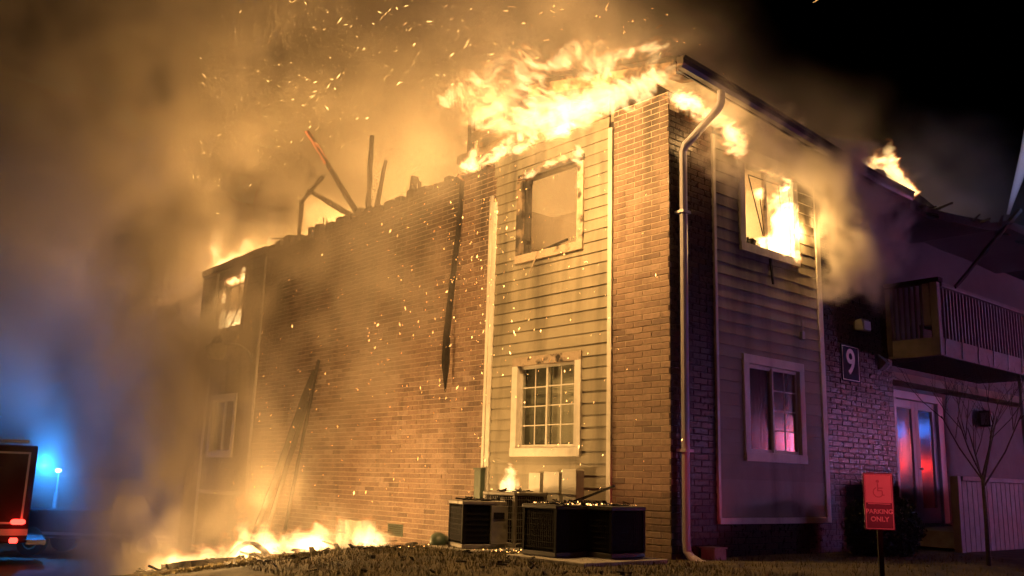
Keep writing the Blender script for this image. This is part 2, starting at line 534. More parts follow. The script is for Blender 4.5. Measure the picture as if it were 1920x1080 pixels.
def siding_panel(mp, u0, u1, z0, z1, holes, name):
    # sheathing behind, cut around the holes
    b = MB()
    us = sorted({u0, u1, *[h[0] for h in holes], *[h[1] for h in holes]})
    zs = sorted({z0, z1, *[h[2] for h in holes], *[h[3] for h in holes]})
    for i in range(len(us) - 1):
        for j in range(len(zs) - 1):
            cu, cz = (us[i] + us[i + 1]) / 2, (zs[j] + zs[j + 1]) / 2
            if any(h[0] < cu < h[1] and h[2] < cz < h[3] for h in holes): continue
            b.mbox(mp, us[i], us[i + 1], -.16, -.031, zs[j], zs[j + 1])
    p = b.build(name, m_siding, bld)
    z = z0; 
    while z < z1 - .02:
        zt = min(z + EXP, z1)
        lap_board(mp, u0, u1, z, zt, holes, p)
        z += EXP
    return p


WLO = (1.24, 2.70); WUP = (4.17, 5.63)
PW = (-3.02, -1.56); QW = (-14.02, -12.62); RW = (1.52, 3.02)
ins = .1
siding_panel(ML, PU0, PU1, PZ0, 5.72, [(PW[0] + ins, PW[1] - ins, WLO[0] + ins, WLO[1] - ins), (PW[0] + ins, PW[1] - ins, WUP[0] + ins, WUP[1] - ins)], 'gable_siding_panel')
siding_panel(ML, QU0, QU1, PZ0, 5.86, [(QW[0] + ins, QW[1] - ins, WLO[0] + ins, WLO[1] - ins), (QW[0] + ins, QW[1] - ins, WUP[0] + ins, WUP[1] - ins)], 'far_siding_panel')
siding_panel(MR, RU0, RU1, PZ0, 5.75, [(RW[0] + ins, RW[1] - ins, WLO[0] + ins, WLO[1] - ins), (RW[0] + ins, RW[1] - ins, WUP[0] + ins, WUP[1] - ins)], 'side_siding_panel')


def trim(mp, u0, u1, z0, z1, m=m_trim, d=.035, name='corner_board', d0=-.03):
    b = MB(); b.mbox(mp, u0, u1, d0, d, z0, z1)
    return b.build(name, m, bld, bevel=.004)


trim(ML, PU1 - .075, PU1 + .002, PZ0 - .06, 5.86)
trim(ML, PU0 - .05, PU0 + .045, PZ0 - .06, 5.30)
trim(ML, PU0 - .115, PU0 - .058, PZ0 - .06, 5.42, d=.05)
trim(ML, PU0 - .05, PU1 - .08, PZ0 - .09, PZ0 - .003, name='base_trim')
trim(ML, QU0 - .09, QU0 + .02, -.9, 5.75)
trim(ML, QU1 - .04, QU1 + .03, PZ0 - .06, 5.75)
trim(ML, QU0 + .03, QU1 - .05, PZ0 - .09, PZ0 - .003, name='base_trim')
trim(MR, RU0 - .035, RU0 + .02, PZ0 - .05, 5.74)
trim(MR, RU1 - .09, RU1 + .03, PZ0 - .08, 5.70)
trim(MR, RU0 - .03, RU1 - .1, PZ0 - .085, PZ0 - .004, d=.05, name='base_trim')


# ---- windows
def window(mp, ur, zr, state, glass=m_glass, back='blind'):
    u0, u1 = ur; z0, z1 = zr; cw = .125
    b = MB()
    cm = m_trim
    root = empty('window'); root.parent = bld
    # casing boards
    def board(name, a, c, e, f, d=.045, m=None):
        q = MB(); q.mbox(mp, a, c, -.04, d, e, f)
        return q.build(name, m or cm, root, bevel=.004)
    if state == 'intact':
        board('casing', u0, u0 + cw, z0 + cw, z1 - cw); board('casing', u1 - cw, u1, z0 + cw, z1 - cw)
        board('casing', u0, u1, z1 - cw, z1, m=m_scorch if back == 'blind' else None); board('casing', u0, u1, z0, z0 + cw, .055)
    else:
        m2 = m_scorch
        board('casing', u0, u0 + cw, z0 + cw, z1 - cw, m=m_charshade if state == 'gable' else (m2 if state != 'side' else cm))  # left casing's shadow put into its colour, over real scorching
        board('casing', u1 - cw, u1, z0 + cw, z1 - cw, m=cm if state == 'side' else m2)
        board('casing', u0, u1, z0, z0 + cw, .055, m=m2 if state == 'gable' else cm)
        board('casing', u0, u1, z1 - cw * .8, z1 - .02, .03, m=m_char if state == 'gable' else m2)
    i0, i1, j0, j1 = u0 + cw, u1 - cw, z0 + cw, z1 - cw
    # reveal
    q = MB()
    q.mbox(mp, i0 - .02, i0 + .012, -.16, -.02, j0, j1); q.mbox(mp, i1 - .012, i1 + .02, -.16, -.02, j0, j1)
    q.mbox(mp, i0 - .02, i1 + .02, -.16, -.02, j0 - .02, j0 + .012)
    if state == 'intact': q.mbox(mp, i0 - .02, i1 + .02, -.16, -.02, j1 - .012, j1 + .02)
    q.build('reveal', cm if state == 'intact' else m_char, root)
    mid = (i0 + i1) / 2
    if state == 'intact':
        for k, (a, c) in enumerate(((i0 + .012, mid + .02), (mid - .02, i1 - .012))):
            dd = -.06 if k == 0 else -.035
            q = MB(); s = .035
            q.mbox(mp, a, a + s, dd, dd + .03, j0 + .012, j1 - .012); q.mbox(mp, c - s, c, dd, dd + .03, j0 + .012, j1 - .012)
            q.mbox(mp, a + s, c - s, dd, dd + .03, j0 + .012, j0 + .012 + s); q.mbox(mp, a + s, c - s, dd, dd + .03, j1 - .012 - s, j1 - .012)
            sh = q.build('sash', cm, root)
            a2, c2, e2, f2 = a + s, c - s, j0 + .012 + s, j1 - .012 - s
            q = MB(); q.mbox(mp, a2, c2, dd + .012, dd + .016, e2, f2); q.build('pane', glass, root)
            gd = dd + .0165
            if (back == 'curtain' and k == 0) or back == 'none': continue
            for h in (1, 2, 3):
                zz = e2 + (f2 - e2) * h / 4
                q = MB(); q.mbox(mp, a2, c2, gd, gd + .005, zz - .008, zz + .008); q.build('muntin', cm, root)
            uu = (a2 + c2) / 2
            q = MB(); q.mbox(mp, uu - .008, uu + .008, gd, gd + .006, e2, f2); q.build('muntin', cm, root)
        if back == 'blind':
            n = 34
            for (a_, c_, mm, off) in ((mid + .01, i1 - .02, m_blind, 0), (i0 + .02, mid - .01, m_screen, -.012)):
                q = MB()
                for h in range(n):
                    zz = j0 + (j1 - j0) * (h + .5) / n
                    q.hexa([mp(a_, -.115 + off, zz - .018), mp(c_, -.115 + off, zz - .018), mp(c_, -.100 + off, zz - .018), mp(a_, -.100 + off, zz - .018),
                            mp(a_, -.118 + off, zz + .018), mp(c_, -.118 + off, zz + .018), mp(c_, -.106 + off, zz + .018), mp(a_, -.106 + off, zz + .018)])
                tag(q.build('blind', mm, root), kind='stuff')
        elif back == 'curtain':
            q = MB(); n = 26
            vs = []; fs = []
            for h in range(n + 1):
                uu = i0 + (mid - i0) * h / n
                d = -.13 + .02 * math.sin(h * 1.9)
                vs += [mp(uu, d, j0), mp(uu, d, j1)]
            for h in range(n): fs.append((2 * h, 2 * h + 2, 2 * h + 3, 2 * h + 1))
            q.add(vs, fs); q.build('curtain', m_curtain, root, smooth=True, fixn=False)
    elif state == 'side':
        q = MB(); q.mbox(mp, mid - .025, mid + .025, -.08, -.03, j0, j1); q.build('mullion', m_scorch, root)
        q = MB()   # bent screen frame left hanging in the opening
        q.beam(mp(i0 + .22, -.05, j1 - .12), mp(mid + .38, -.05, j1 - .10), .012)
        q.beam(mp(i0 + .22, -.05, j1 - .12), mp(mid - .06, -.05, j0 + .22), .012)
        q.beam(mp(mid + .38, -.05, j1 - .10), mp(mid + .5, -.05, j0 + .06), .012)
        q.beam(mp(mid - .12, -.05, j1 - .42), mp(mid - .03, -.05, j0 + .22), .010)
        q.build('bent_screen_frame', m_char, root)
        q = MB()
        for h in range(9):
            uu = i0 + .05 + h * .055
            q.beam(mp(uu, -.07, j0 - .01), mp(uu + random.uniform(-.03, .06), -.06, j0 + random.uniform(.06, .2) * (1 - h * .06)), .07, .02, rough=.4)
        q.build('charred_debris', m_char, root)
        q = MB(); q.beam(mp(mid - .02, .03, z0 + .02), mp(mid + .0, .05, z0 - .38), .035, .02, rough=.2); q.build('hanging_strip', m_char, root)
    else:
        # ragged remains of the burnt frame
        q = MB()
        n = 16
        for h in range(n):
            zz = j0 + (j1 - j0) * h / n
            wv = random.uniform(.01, .05)
            q.mbox(mp, i1 - wv, i1 + .01, -.06, -.015, zz, zz + (j1 - j0) / n * random.uniform(.7, 1.05))
            wv = random.uniform(.04, .13) if state == 'gable' else random.uniform(.0, .03)
            q.mbox(mp, i0 - .01, i0 + wv, -.07, -.02, zz, zz + (j1 - j0) / n * 1.02)
        for h in range(12):
            uu = i0 + (i1 - i0) * h / 12
            q.mbox(mp, uu, uu + (i1 - i0) / 12, -.06, -.015, j0 - .01, j0 + random.uniform(.0, .045))
        q.build('burnt_sash', m_char, root)
        if state == 'gable':
            q = MB(); q.beam(mp(mid - .2, .05, z0 + .12), mp(mid - .34, .09, z0 - .22), .018, .012); q.build('hanging_strip', m_scorch, root)
            q = MB(); q.beam(mp(mid - .32, .03, z0 + .11), mp(mid + .42, .03, z0 + .2), .022, .03, rough=.35); q.build('charred_rail', m_char, root)
        if state == 'far':
            q = MB(); q.beam(mp(i0 + .35, -.06, j0), mp(i1 - .08, -.06, j1 - .35), .03, .03, rough=.3)
            q.beam(mp(mid + .12, -.06, j0 + .5), mp(mid + .12, -.06, j1), .02, .02); q.beam(mp(i0 + .2, -.06, j1 - .2), mp(i1, -.06, j1 - .16), .03, .02, rough=.3)
            q.build('charred_stick', m_char, root)
    return root


window(ML, PW, WLO, 'intact', back='blind')['label'] = 'unburnt white window above the condensers'
window(ML, PW, WUP, 'gable')['label'] = 'burnt out window opening glowing orange'
window(ML, QW, WLO, 'intact', back='none')
window(ML, QW, WUP, 'far')
window(MR, RW, WLO, 'intact', glass=m_glassr, back='curtain')
window(MR, RW, WUP, 'side')

# ---- floors and inner walls
b = MB(); b.box((-15.1, .17, 2.78), (-.17, 13.8, 2.92)); b.build('upper_floor', m_plaster, bld)
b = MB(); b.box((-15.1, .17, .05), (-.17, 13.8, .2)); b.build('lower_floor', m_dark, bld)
b = MB()
b.box((-15.0, 3.6, 2.92), (-.25, 3.72, 6.3)); b.box((-4.4, .25, 2.92), (-4.28, 3.6, 5.6)); b.box((-11.4, .25, 2.92), (-11.28, 3.6, 5.5))
b.build('partition_wall', m_plaster, bld)
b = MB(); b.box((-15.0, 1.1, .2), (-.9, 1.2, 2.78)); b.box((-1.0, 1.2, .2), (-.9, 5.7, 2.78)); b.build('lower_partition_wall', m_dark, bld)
b = MB()
b.box((-15.3, .21, -2), (-15.1, 14, 5.7)); b.box((-15.1, 13.8, -1.6), (-.6, 14, 5.7)); b.build('rear_wall', m_mortar, bld)
# ceiling left over the corner room, burnt open further in
b = MB(); b.box((-1.0, .2, 5.68), (-.2, 5.6, 5.74)); b.build('ceiling_remnant', m_plaster, bld)

# recessed porch wall
b = MB()
b.box((-.75, 5.81, -.2), (-.6, 6.86, 5.8)); b.box((-.75, 8.74, -.2), (-.6, 13.8, 5.8))
b.box((-.75, 6.86, 2.70), (-.6, 8.74, 5.8)); b.box((-.75, 6.86, -.2), (-.6, 8.74, .34))
m_porch = mat('porch_wall', (.085, .075, .075), .6, noise=.2, nscale=4, bump=.15)
b.build('porch_wall', m_porch, bld)
b = MB(); b.box((-.6, 5.801, -.2), (-.22, 5.90, 5.6)); b.build('porch_return_wall', m_porch, bld)
b = MB(); b.box((-.6, 5.9, 0.05), (.86, 10.8, .30)); b.build('patio_slab', m_pad, bld)

# French door
d = empty('french_door'); d.parent = bld
mD = lambda u, dd, z: (-.6 + dd, u, z)
b = MB(); b.mbox(mD, 6.86, 6.98, -.1, .04, .34, 2.70); b.mbox(mD, 8.62, 8.74, -.1, .04, .34, 2.70); b.mbox(mD, 6.98, 8.62, -.1, .04, 2.56, 2.70)
b.mbox(mD, 8.741, 8.86, -.02, .03, .34, 2.70)
b.build('door_frame', m_door, d, bevel=.006)
b = MB(); b.mbox(mD, 6.8, 8.9, -.1, .10, .26, .339); b.build('threshold', m_pad, d)
for (a, c) in ((6.98, 7.80), (7.802, 8.62)):
    b = MB(); s = .13
    b.mbox(mD, a, a + s, -.07, -.02, .345, 2.55); b.mbox(mD, c - s, c, -.07, -.02, .345, 2.55)
    b.mbox(mD, a + s, c - s, -.07, -.02, .345, .62); b.mbox(mD, a + s, c - s, -.07, -.02, 2.40, 2.55)
    b.build('door_leaf', m_door, d, bevel=.006)
    b = MB(); b.mbox(mD, a + s, c - s, -.05, -.044, .62, 2.40); b.build('pane', m_glassr, d)
b = MB(); b.tube([mD(7.87, -.02, 1.32), mD(7.87, .03, 1.32), mD(7.87, .035, 1.32)], [.012, .012, .03], 10); b.build('door_knob', m_wooddk, d)
b = MB(); b.box((-.92, 6.7, .2), (-.88, 8.9, 2.8)); b.build('inner_curtain', m_pane_haze, bld)  # pale sheet behind the panes imitates their hazy reflection

# ---- gable remnant, roof edge, gutter
def gut(y):
    P = [(-.42, 6.10), (1.7, 5.96), (4.45, 5.73), (5.75, 5.70)]
    for (a, za), (c, zc) in zip(P, P[1:]):
        if y <= c: return za + (zc - za) * (y - a) / (c - a)
    return 5.70


def rake(x): return 6.10 + .205 * (.5 - x)


p = MB(); p.mbox(ML, -2.5, -1.02, -.16, -.031, 5.975, 6.3); p = p.build('gable_remnant', m_siding, bld)
z = 5.72
row = 0
while z < 7.4:
    u1 = min(-1.08, .5 - (z + EXP - 6.05) / .205)
    u0 = -4.55 + .10 * row + random.uniform(-.25, .25) - (0.2 if row % 3 == 0 else 0)
    if row < 2: u0 = -3.62
    if u1 - u0 > .3:
        lap_board(ML, u0, u1, z, z + EXP, [], p, m_gable if row > 1 else m_siding)
    z += EXP; row += 1
b = MB()
b.mbox(ML, -4.5, -1.02, -.12, -.032, 5.88, 5.97); b.mbox(ML, -4.45, -4.36, -.12, -.032, 5.97, 7.0); b.mbox(ML, -3.2, -3.1, -.12, -.032, 5.97, 6.8); b.mbox(ML, -1.9, -1.8, -.12, -.032, 5.97, 6.5)
b.build('gable_stud', m_char, bld)
# roof slab strip over the side wall eave
b = MB()
ys = [-.40, .3, 1.0, 1.7, 2.4, 3.1, 3.8, 4.5, 5.1, 5.75]
xin = [-2.5, -2.1, -1.6, -1.9, -1.2, -1.5, -1.0, -.6, -.75, -.3]
for (y0, y1, xa, xb) in zip(ys, ys[1:], xin, xin[1:]):
    za, zb = gut(y0) + .14, gut(y1) + .14
    xa_, xb_ = xa, xb
    b.hexa([(.50, y0, za), (.50, y1, zb), (xb_, y1, zb + (.5 - xb_) * .205), (xa_, y0, za + (.5 - xa_) * .205),
            (.50, y0, za + .07), (.50, y1, zb + .07), (xb_, y1, zb + .07 + (.5 - xb_) * .205), (xa_, y0, za + .07 + (.5 - xa_) * .205)])
b.build('roof', m_roof, bld)
# soffit under the side eave, rake board at the gable
for (y0, y1) in zip(ys, ys[1:]):
    if 2.0 < y0 < 2.6: continue
    b = MB()
    za, zb = gut(y0) + .06, gut(y1) + .06
    b.hexa([(.46, y0, za), (.46, y1, zb), (.0, y1, zb - .02), (.0, y0, za - .02), (.46, y0, za + .02), (.46, y1, zb + .02), (.0, y1, zb), (.0, y0, za)])
    b.build('soffit', m_soffit, bld)
b = MB()
b.hexa([(.46, -.41, 6.06), (.46, -.375, 6.06), (-2.4, -.375, 6.06 + 2.86 * .205), (-2.4, -.41, 6.06 + 2.86 * .205),
        (.46, -.41, 6.24), (.46, -.375, 6.24), (-2.4, -.375, 6.24 + 2.86 * .205), (-2.4, -.41, 6.24 + 2.86 * .205)])
b.build('rake_board', m_rake, bld)
b = MB()
b.hexa([(.46, -.374, 6.08), (.46, -.02, 6.08), (-2.2, -.02, 6.08 + 2.66 * .205), (-2.2, -.374, 6.08 + 2.66 * .205),
        (.46, -.374, 6.10), (.46, -.02, 6.10), (-2.2, -.02, 6.10 + 2.66 * .205), (-2.2, -.374, 6.10 + 2.66 * .205)])
b.build('rake_soffit', m_rake, bld)
# fascia and gutter (open K profile)
b = MB()
for (y0, y1) in zip(ys, ys[1:]):
    za, zb = gut(y0), gut(y1)
    b.hexa([(.465, y0, za), (.465, y1, zb), (.488, y1, zb), (.488, y0, za), (.465, y0, za + .19), (.465, y1, zb + .19), (.488, y1, zb + .19), (.488, y0, za + .19)])
b.build('fascia', m_gutter, bld)
prof = [(.49, .17), (.49, .015), (.57, .015), (.595, .07), (.60, .14), (.625, .155), (.625, .17), (.612, .17), (.61, .162), (.59, .145), (.585, .075), (.565, .025), (.498, .025), (.498, .17)]
vs = []; fs = []
yy = [-.43] + ys[1:-1] + [5.72]
for y in yy: vs += [(px, y, gut(y) + pz) for px, pz in prof]
n = len(prof)
for i in range(len(yy) - 1):
    for j in range(n): fs.append((i * n + j, i * n + (j + 1) % n, (i + 1) * n + (j + 1) % n, (i + 1) * n + j))
b = MB(); b.add(vs, fs); b.add([(px, -.43, gut(-.43) + pz) for px, pz in prof[:7]], [tuple(range(7))])
b.build('gutter', m_gutter, bld, fixn=False)
# downspout
b = MB()
pts = [(.55, .42, 6.06), (.55, .42, 5.92), (.54, .41, 5.86), (.50, .39, 5.79), (.20, .245, 5.44), (.12, .20, 5.35), (.085, .19, 5.26), (.085, .18, 3.0), (.085, .17, .22), (.09, .18, .10), (.14, .20, .03), (.24, .24, -.03), (.33, .28, -.05)]
b.tube(pts, .062, 12, sx=1.0, sy=.78)
dsp = b.build('downspout', m_spout, bld, smooth=False)
for zz in (1.3, 4.4):
    b = MB(); b.box((.0, .10, zz), (.15, .262, zz + .035)); b.build('strap', m_spout, dsp)

# burnt roof beyond, over the balcony
b = MB()
P = [(.50, 5.75, 5.72), (.55, 6.3, 5.66), (.72, 7.0, 5.70), (.9, 8.0, 5.72), (1.0, 8.6, 5.86), (1.05, 9.4, 5.84), (1.1, 10.5, 5.86), (1.1, 12, 5.8)]
for (a, c) in zip(P, P[1:]):
    j0, j1 = random.uniform(.02, .10), random.uniform(.02, .10)
    b.hexa([(a[0], a[1], a[2] - .12), (c[0], c[1], c[2] - .12), (-.6, c[1], c[2] - .1), (-.6, a[1], a[2] - .1),
            (a[0], a[1], a[2] + j0), (c[0], c[1], c[2] + j1), (-1.0, c[1], c[2] + .05), (-1.0, a[1], a[2] + .05)])
b.build('porch_roof', m_char, bld)
for k in range(16):
    y0_ = random.uniform(5.9, 11); x0_ = .55 + min(.5, (y0_ - 5.7) * .16)
    b = MB(); b.beam((x0_ - .25, y0_, 5.68), (x0_ + random.uniform(.02, .2), y0_ + random.gauss(0, .25), 5.68 + random.uniform(-.16, .16)), random.uniform(.03, .1), random.uniform(.02, .05), rough=.4, taper=.6); b.build('broken_lath', m_char, bld)
b = MB()
b.hexa([(.2, 5.2, 5.85), (.35, 7.3, 5.95), (-.5, 7.3, 5.95), (-.6, 5.2, 5.85), (.0, 5.6, 6.62), (.28, 7.2, 6.0), (.2, 7.2, 6.02), (-.1, 5.6, 6.66)])
b.build('collapsed_roof_panel', m_char, bld)
b = MB()
b.beam((.45, 4.6, 5.95), (.42, 4.95, 6.05), .16, .12, rough=.2); b.beam((.5, 5.0, 5.85), (.5, 5.5, 5.80), .10, .06, rough=.2)
b.build('broken_fascia', m_gutter, bld)

# charred roof timbers standing above the wall
for (a, c, wd) in (((-11.7, .9, 7.55), (-8.6, .5, 6.1), .14), ((-11.6, .7, 8.95), (-8.4, .4, 6.05), .11), ((-11.25, .5, 6.0), (-11.35, .55, 7.15), .09),
                   ((-11.35, .55, 7.1), (-10.5, .6, 7.55), .09), ((-8.35, .5, 7.9), (-8.15, .4, 5.9), .10), ((-7.75, .5, 7.2), (-7.9, .4, 5.9), .09),
                   ((-6.55, .4, 6.55), (-6.6, .4, 5.85), .13), ((-12.6, .5, 6.45), (-11.2, .3, 6.15), .06), ((-6.35, .4, 6.4), (-6.38, .4, 5.85), .08)):
    b = MB(); b.beam(c, a, wd, wd * .7, rough=.22, taper=.75); b.build('charred_rafter', m_char, bld)
for k in range(26):
    u = random.uniform(-11.2, -4.8); h = random.uniform(.1, .45) * (1.4 if random.random() < .2 else 1)
    b = MB(); b.beam((u, random.uniform(.1, .9), 5.8), (u + random.gauss(0, .35), random.uniform(.1, 1.2), 5.95 + h), random.uniform(.03, .08), random.uniform(.03, .06), rough=.4, taper=.5); b.build('charred_stub', m_char, bld)
for k in range(22):
    u = -11.4 + k * .37 + random.uniform(-.08, .08)
    b = MB(); h = random.uniform(.03, .15)
    b.mbox(ML, u, u + random.uniform(.12, .3), -.15, -.02, 5.86, 5.97 + h); b.build('truss_end', m_char, bld)
b = MB(); b.beam((-15.2, -.03, 5.86), (-11.7, -.03, 5.9), .12, .16, rough=.15); b.build('burnt_plate', m_char, bld)
b = MB(); b.beam((-11.6, .7, 8.95), (-10.3, .56, 7.78), .118, .04, rough=.3); b.build('glowing_rafter_tip', m_glow, bld)

# hanging melted strip, leaning down the brick wall
b = MB()
pts = [(-4.44, -.05, 5.85), (-4.47, -.06, 5.0), (-4.55, -.09, 4.1), (-4.60, -.12, 3.2), (-4.585, -.13, 2.75), (-4.56, -.13, 2.28)]
b.tube(pts, [.05, .055, .06, .07, .085, .015], 6, sx=1.0, sy=.35)
o = b.build('hanging_flashing', m_char)
tag(o, 'charred strip of flashing dangling down the brick gable wall', 'flashing')

# ---- balcony
bal = empty('balcony', (0, 0, 0)); bal.parent = bld
BX, BY0, BY1 = .88, 5.68, 10.6
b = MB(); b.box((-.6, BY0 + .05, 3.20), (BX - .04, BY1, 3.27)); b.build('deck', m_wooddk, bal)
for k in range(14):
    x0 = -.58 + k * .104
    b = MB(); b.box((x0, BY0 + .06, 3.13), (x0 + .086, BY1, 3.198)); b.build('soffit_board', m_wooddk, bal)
b = MB(); b.box((0.005, BY0, 3.06), (BX - .1, BY0 + .045, 3.36)); b.build('side_skirt', m_wood, bal)
b = MB(); b.box((BX - .045, BY0 + .10, 3.06), (BX, BY1, 3.36)); b.build('front_skirt', m_wood, bal)
b = MB(); b.box((BX - .10, BY0 - .03, 3.06), (BX + .02, BY0 + .09, 4.27)); b.build('corner_post', m_wood, bal, bevel=.006)
b = MB(); b.box((BX - .23, BY0 - .02, 3.55), (BX - .12, BY0 + .07, 4.26)); b.build('side_post', m_wood, bal, bevel=.006)
b = MB(); b.box((.005, BY0 - .01, 3.10), (.09, BY0 + .07, 4.26)); b.build('wall_post', m_wooddk, bal)
b = MB(); b.beam((.005, BY0 + .03, 4.30), (BX + .06, BY0 + .03, 4.30), .16, .07, rough=.05); b.build('side_rail', m_char, bal)
b = MB(); b.box((BX - .08, BY0 + .1, 4.20), (BX + .05, BY1, 4.27)); b.build('front_rail', m_wood, bal, bevel=.006)
for k in range(6):
    x0 = .14 + k * .092
    b = MB(); b.beam((x0, BY0 + .02, 3.37), (x0 + random.uniform(-.008, .008), BY0 + .02, 4.25), .042, .03); b.build('baluster', m_wooddk, bal)
y0 = BY0 + .22
while y0 < BY1 - .1:
    b = MB(); b.box((BX - .035, y0, 3.361), (BX - .003, y0 + .045, 4.20)); b.build('baluster', m_wood, bal)
    y0 += .125
for k in range(6):
    yy_ = BY0 + .16 + k * .62
    b = MB(); b.beam((BX + .012, yy_, 3.08), (BX + .014, yy_ + .03, 3.46), .02, .012); b.build('bracket', m_steel, bal)
for (yy_, w_) in ((9.42, .05), (10.3, .14)):
    b = MB(); b.box((.62, yy_, .30), (.62 + w_, yy_ + w_, 3.128)); b.build('porch_post', m_wood, bal)
# seat and clutter on the balcony seen between the balusters
t = empty('patio_chair', (.25, 6.4, 3.27)); tag(t, 'dark patio chair behind the balcony balusters', 'chair')
for sx in (0, .45):
    for sy in (0, .45):
        b = MB(); b.beam((sx, sy, 0), (sx, sy, .42 if sy == 0 else .85), .035); b.build('leg', m_wooddk, t)
b = MB(); b.box((-.02, -.02, .40), (.47, .47, .44)); b.build('seat', m_wooddk, t)
for k in range(4):
    b = MB(); b.box((0, .44, .52 + k * .09), (.45, .46, .58 + k * .09)); b.build('back_slat', m_wooddk, t)

# charred pole leaning from the balcony rail to the roof
b = MB(); b.beam((.93, 6.25, 4.25), (.98, 9.25, 6.25), .05, .04, rough=.25, taper=1.4)
tag(b.build('charred_pole', m_char), 'charred pole leaning from the balcony rail up to the roof', 'pole')

# patio fence
fe = empty('patio_fence', (.92, 5.8, 0)); tag(fe, 'weathered vertical board patio fence under the balcony', 'fence')
b = MB(); b.box((-.06, -.06, -.1), (.06, .06, 1.16)); b.build('post', m_wood, fe)
for yy_ in (2.3, 4.6):
    b = MB(); b.box((-.07, yy_ - .05, -.1), (.0, yy_ + .05, 1.06)); b.build('post', m_wood, fe)
b = MB(); b.box((-.07, .061, 1.09), (.09, 4.7, 1.16)); b.build('cap_rail', m_wood, fe, bevel=.006)
y0 = .07; k = 0
while y0 < 4.6:
    b = MB(); b.box((.0 + .004 * (k % 2), y0, -.05), (.022 + .004 * (k % 2), y0 + .085, 1.088 - .004 * random.random())); b.build('fence_board', m_wood, fe)
    y0 += .092; k += 1

# ---- wall fittings as things of their own
def text_mesh(body, size, offset=0.0, extrude=.002):
    c = bpy.data.curves.new('lettering', 'FONT'); c.body = body; c.size = size; c.align_x = 'CENTER'; c.align_y = 'CENTER'
    c.extrude = extrude; c.offset = offset
    o = bpy.data.objects.new('tmp', c); COL.objects.link(o)
    bpy.context.view_layer.update()
    me = bpy.data.meshes.new_from_object(o.evaluated_get(bpy.context.evaluated_depsgraph_get()))
    bpy.data.objects.remove(o)
    return me


s = empty('number_sign', (.004, 4.42, 2.86)); tag(s, 'dark blue building number plate reading 9 on brick', 'sign')
b = MB(); b.box((0, -.27, -.29), (.012, .27, .29)); b.build('plate', m_navy, s, bevel=.004)
b = MB()
for (a, c, e, f) in ((-.25, .25, .262, .27), (-.25, .25, -.27, -.262), (-.25, -.242, -.262, .262), (.242, .25, -.262, .262)): b.box((.0125, a, e), (.0145, c, f))
b.build('border', m_white, s)
me = text_mesh('9', .56, .008); me.materials.append(m_white)
o = bpy.data.objects.new('numeral', me); COL.objects.link(o); o.parent = s
o.rotation_euler = (math.pi / 2, 0, math.pi / 2); o.location = (.0135, 0, .005)

s = empty('wall_lamp', (0, 4.66, 3.50)); tag(s, 'unlit box floodlight on brick above the number plate', 'lamp')
b = MB(); b.box((0, -.06, -.05), (.05, .06, .06)); b.build('bracket', m_wooddk, s)
b = MB(); b.hexa([(.05, -.12, -.09), (.20, -.12, -.11), (.20, .12, -.11), (.05, .12, -.09), (.05, -.12, .07), (.17, -.12, .09), (.17, .12, .09), (.05, .12, .07)]); b.build('housing', m_steel, s, bevel=.01)
b = MB(); b.box((.201, -.10, -.09), (.206, .10, .05)); b.build('lens', m_white, s)

s = empty('wall_sconce', (.003, 5.42, 2.98)); tag(s, 'small wedge shaped sconce on brick beside the balcony', 'lamp')
b = MB(); b.hexa([(0, -.08, -.12), (.02, -.08, -.12), (.02, .10, -.12), (0, .10, -.12), (0, -.10, .13), (.12, -.06, -.02), (.12, .08, -.02), (0, -.02, .13)]); b.build('shade', m_steel, s)

s = empty('doorbell_box', (.02, 3.02, 3.14)); tag(s, 'small grey junction box on the side siding', 'box')
b = MB(); b.box((0, -.04, -.07), (.04, .04, .05)); b.build('cover', m_steel, s, bevel=.006)
b = MB(); b.tube([(.02, 0, .05), (.02, 0, .22)], .008, 6); b.build('conduit', m_steel, s)

# barn light on the far wall
s = empty('barn_light', (-12.05, 0, 3.45)); tag(s, 'barn style yard light on a curved arm on brick', 'lamp')
b = MB(); b.box((-.05, -.05, -.10), (.05, 0, .10)); b.build('mount', m_steel, s)
b = MB(); b.tube([(0, -.04, 0), (0, -.12, .14), (-.08, -.3, .27), (-.25, -.5, .30), (-.45, -.62, .28)], .028, 8); b.build('arm', m_steel, s, smooth=True)
b = MB(); b.tube([(-.5, -.65, .48), (-.5, -.65, .42), (-.5, -.65, .30)], [.06, .10, .12], 14); b.build('ballast_housing', m_steel, s, smooth=True)
b = MB(); b.tube([(-.5, -.65, .30), (-.5, -.65, .26), (-.5, -.65, .10), (-.5, -.65, -.04)], [.16, .23, .22, .17], 18); b.build('diffuser', m_meter, s, smooth=True)

s = empty('foundation_vent', (-5.97, 0, .02)); tag(s, 'small louvred crawl space vent low in the brick', 'vent')
b = MB(); b.box((-.22, -.012, -.10), (-.20, .0, .10)); b.box((.20, -.012, -.10), (.22, 0, .10)); b.box((-.20, -.012, .085), (.20, 0, .10)); b.box((-.20, -.012, -.10), (.20, 0, -.085)); b.build('frame', m_green, s)
b = MB(); b.box((-.2, -.003, -.085), (.2, 0, .085)); b.build('screen', m_dark, s)
for k in range(5):
    b = MB(); zz = -.068 + k * .034; b.hexa([(-.2, -.011, zz - .008), (.2, -.011, zz - .008), (.2, -.004, zz), (-.2, -.004, zz), (-.2, -.011, zz - .004), (.2, -.011, zz - .004), (.2, -.004, zz + .006), (-.2, -.004, zz + .006)]); b.build('louvre', m_green, s)
for k in range(7):
    b = MB(); xx = -.16 + k * .053; b.box((xx, -.0125, -.085), (xx + .008, -.0113, .085)); b.build('bar', m_green, s)

